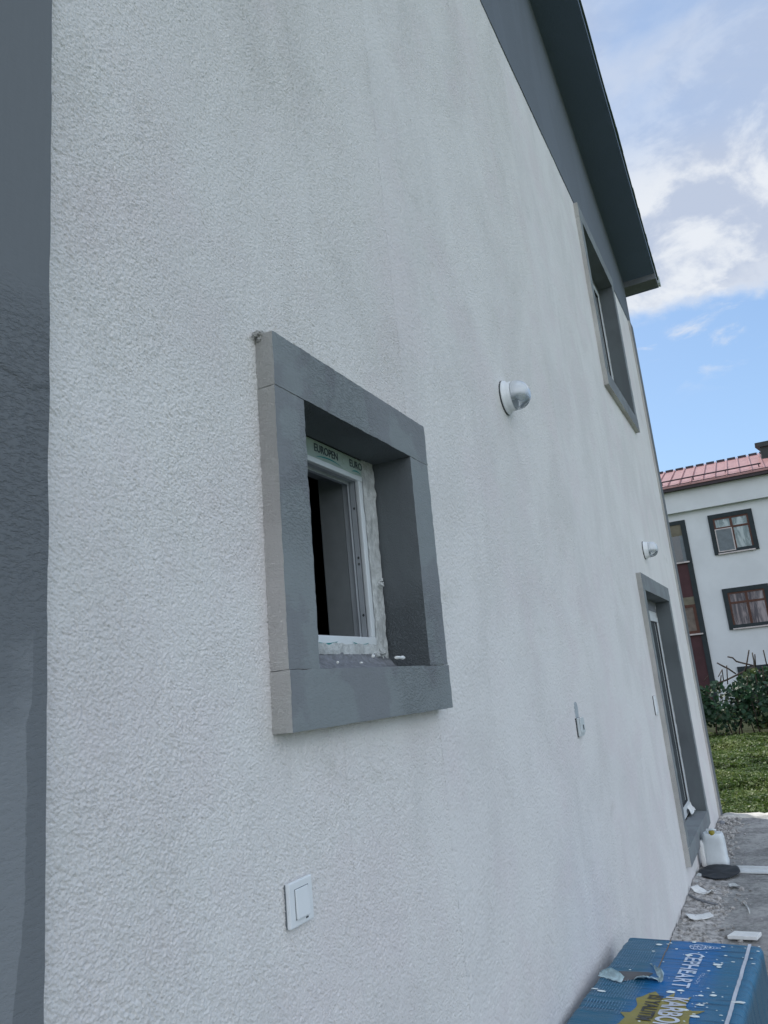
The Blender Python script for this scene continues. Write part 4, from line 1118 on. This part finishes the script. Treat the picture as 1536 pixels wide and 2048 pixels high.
def red_roof():
    mt, g, b, co = new_mat('red_metal_roof')
    nz = g.noise(g.mapping(co, (0, 0, 0), (0, 0, 0), (.6, 2, 1)), 2, 5, .6)
    g.put(b.inputs['Base Color'], g.mix(g.ramp(nz, .3, .7), (0.36, 0.185, 0.18, 1), (0.44, 0.235, 0.225, 1)))
    b.inputs['Roughness'].default_value = .45; return mt
M['redroof'] = red_roof()
YL, YR = 14.0, -14.0
bm = bmesh.new(); box(bm, XB, XB+10, YR, YL, -.2, Zb(3.66)); obj('wall', bm, M['apwall'], ap)
bm = bmesh.new(); box(bm, XB-.22, XB+10.2, YR-.2, YL+.2, Zb(3.66), Zb(4.26)); obj('upper_wall', bm, M['apwall'], ap)
bm = bmesh.new(); box(bm, XB-.50, XB-.20, YR-.5, YL+.5, Zb(4.19), Zb(4.33)); obj('fascia', bm, M['fascia'], ap)
# roof with standing seams
ze = Zb(4.36)-.10; xe = XB-.55; xr = XB+4.6
zr = CAMP[2]+4.742/20*(xr)
def rz(x): return ze+(zr-ze)*(x-xe)/(xr-xe)
bm = bmesh.new()
prism(bm, [(xe, rz(xe)), (xr, zr), (xr+5.1, ze), (xr+5.1, ze-.07), (xr, zr-.07), (xe, ze-.07)], 1, YR-.5, YL+.5)
y = YR-.5
while y < YL+.5:
    prism(bm, [(xe-.01, rz(xe)-.02), (xr, zr-.02), (xr, zr+.06), (xe-.01, rz(xe)+.06)], 1, y, y+.06); y += .44
rf = obj('roof', bm, M['redroof'], ap)
bm = bmesh.new(); y = YR-.5
while y < YL+.4:
    prism(bm, [(xr-.07, zr-.03), (xr-.05, zr+.005), (xr-.05, zr+.085), (xr-.07, zr+.085)], 1, y+.08, y+.42); y += .44
obj('ridge_closer', bm, M['fascia'], rf)
bm = bmesh.new(); tube(bm, [(xe+.75, Yb(-.40), rz(xe+.75)+.13), (xe+.75, YL, rz(xe+.75)+.13)], .030, 8)
for q in range(12): tube(bm, [(xe+.75, Yb(-.35)+q*1.2, rz(xe+.75)), (xe+.75, Yb(-.35)+q*1.2, rz(xe+.75)+.13)], .02, 6)
obj('snow_guard', bm, M['fascia'], rf)
M['chim'] = simple('dark_render_chimney', (0.05, 0.058, 0.058), 0.9)
cxh = XB+2.6; chl = at_x(1527, 930, cxh); cht = at_x(1522, 884, cxh)
bm = bmesh.new(); box(bm, cxh, cxh+.6, chl[1]-.95, chl[1], rz(cxh)-.3, cht[2]-.22)
prism(bm, [(chl[1]-.95, cht[2]-.22), (chl[1], cht[2]-.22), (chl[1]+.16, cht[2]-.02), (chl[1]-1.1, cht[2]-.02)], 0, cxh-.1, cxh+.7)
obj('chimney', bm, M['chim'], rf)
def ringx(bm, y0, y1, z0, z1, w_, x0, x1):
    box(bm, x0, x1, y0, y1, z0, z0+w_); box(bm, x0, x1, y0, y1, z1-w_, z1)
    box(bm, x0+.001, x1-.001, y0, y0+w_, z0+w_, z1-w_); box(bm, x0+.001, x1-.001, y1-w_, y1, z0+w_, z1-w_)
def apwin(y0, y1, z0, z1, cur, screen, label=None):
    bm = bmesh.new(); ringx(bm, y0, y1, z0, z1, .165, XB-.055, XB+.001)
    for f in list(bm.faces): pass
    wn_ = obj('window', bm, M['aptrim'], ap)
    if label: wn_['label'] = label
    a, b, c, d = y0+.165, y1-.165, z0+.165-.11, z1-.165
    bm = bmesh.new(); ringx(bm, a, b, c, d, .065, XB-.030, XB-.002)
    ym = (a+b)/2; zt = c+(d-c)*.70
    box(bm, XB-.028, XB-.003, ym-.045, ym+.045, c+.065, d-.065); box(bm, XB-.027, XB-.004, a+.065, ym-.046, zt-.04, zt+.04); box(bm, XB-.027, XB-.004, ym+.046, b-.065, zt-.04, zt+.04)
    obj('frame', bm, M['wood'], wn_)
    for (q0, q1, r0, r1) in ((a+.066, ym-.046, c+.066, zt-.041), (ym+.046, b-.066, c+.066, zt-.041), (a+.066, ym-.046, zt+.041, d-.066), (ym+.046, b-.066, zt+.041, d-.066)):
        obj('pane', B(XB-.014, XB-.006, q0, q1, r0, r1), M[cur], wn_)
    obj('sill', B(XB-.10, XB-.056, a-.03, b+.03, c-.065, c-.015), M['sill'], wn_)
    if screen:
        bm = bmesh.new(); ringx(bm, ym+.01, b+.0, c+.03, zt-.02, .035, XB-.075, XB-.05); s_ = obj('open_sash', bm, M['sill'], wn_)
        bm = bmesh.new(); ringx(bm, ym+.045, b-.035, c+.065, zt-.055, .06, XB-.070, XB-.052); box(bm, XB-.066, XB-.055, ym+.105, b-.095, c+.125, zt-.115); obj('screen', bm, M['screen'], s_)
def cur_glass(name, c0, c1, sc_, dirn):
    mt, g, b, co = new_mat(name)
    nz = g.noise(g.mapping(co, (0, 0, 0), (0, 0, 0), dirn), sc_, 5, .6, 1.2)
    g.put(b.inputs['Base Color'], g.mix(g.ramp(nz, .42, .62), c4(c0), c4(c1)))
    b.inputs['Roughness'].default_value = .12; b.inputs['Coat Weight'].default_value = .5; return mt
M['cg1'] = cur_glass('glass_with_pale_curtain', (0.16, 0.21, 0.21), (0.42, 0.48, 0.48), 1.6, (1, 2.2, .7))
M['cg2'] = cur_glass('glass_with_mauve_curtain', (0.055, 0.05, 0.065), (0.26, 0.22, 0.23), 1.6, (1, 3.0, .5))
apwin(Yb(.005), Yb(.995), Zb(2.487), Zb(3.472), 'cg1', True)
apwin(Yb(-.01), Yb(.995), Zb(.69), Zb(1.66), 'cg2', False)
apwin(Yb(-.01), Yb(.995), Zb(-1.12), Zb(-.17), 'cg2', False)
for yy in (-3.1,):
    apwin(Yb(yy), Yb(yy+.99), Zb(2.487), Zb(3.472), 'cg1', False); apwin(Yb(yy), Yb(yy+.99), Zb(.69), Zb(1.66), 'cg2', False)
# stairwell strip
y0s, y1s = Yb(1.52), Yb(2.62)
bm = bmesh.new(); ztop = Zb(3.472)
box(bm, XB-.055, XB+.001, y0s, y0s+.19, -.2, ztop); box(bm, XB-.055, XB+.001, y1s-.19, y1s, -.2, ztop); box(bm, XB-.054, XB+.001, y0s+.19, y1s-.19, ztop-.15, ztop)
sw = obj('stairwell_bay', bm, M['aptrim'], ap)
ya, yb_ = y0s+.191, y1s-.191
bm = bmesh.new()
for z0, z1 in ((Zb(1.58), Zb(2.43)), (-.2, Zb(.68))): box(bm, XB-.020, XB-.002, ya, yb_, z0, z1)
obj('panel', bm, M['brown'], sw)
bm = bmesh.new()
for z0, z1 in ((Zb(3.10), ztop-.151), (Zb(1.395), Zb(1.579))): box(bm, XB-.018, XB-.002, ya, yb_, z0, z1)
obj('lintel', bm, M['tan'], sw)
for z0, z1, mt in ((Zb(2.445), Zb(3.099), 'dark'), (Zb(.695), Zb(1.394), 'tancur')):
    if mt == 'tancur': M['tancur'] = simple('tan_curtain', (0.17, 0.14, 0.12), .8, .3, .25, 4)
    o = obj('stair_window', B(XB-.012, XB-.002, ya, yb_, z0, z1), M['pane' if mt == 'dark' else mt], sw)
    obj('sill', B(XB-.12, XB-.021, y0s+.10, yb_, z0-.055, z0-.001), M['sill'], o)
    if mt != 'dark':
        bm = bmesh.new(); ringx(bm, ya, yb_, z0, z1, .11, XB-.030, XB-.013); obj('frame', bm, M['wood'], o)
    else:
        obj('blind', B(XB-.025, XB-.013, ya, ya+.12, z0, z1), M['screen'], o)
# render settings
scene.render.engine = 'CYCLES'
scene.cycles.max_bounces = 8; scene.cycles.transparent_max_bounces = 8
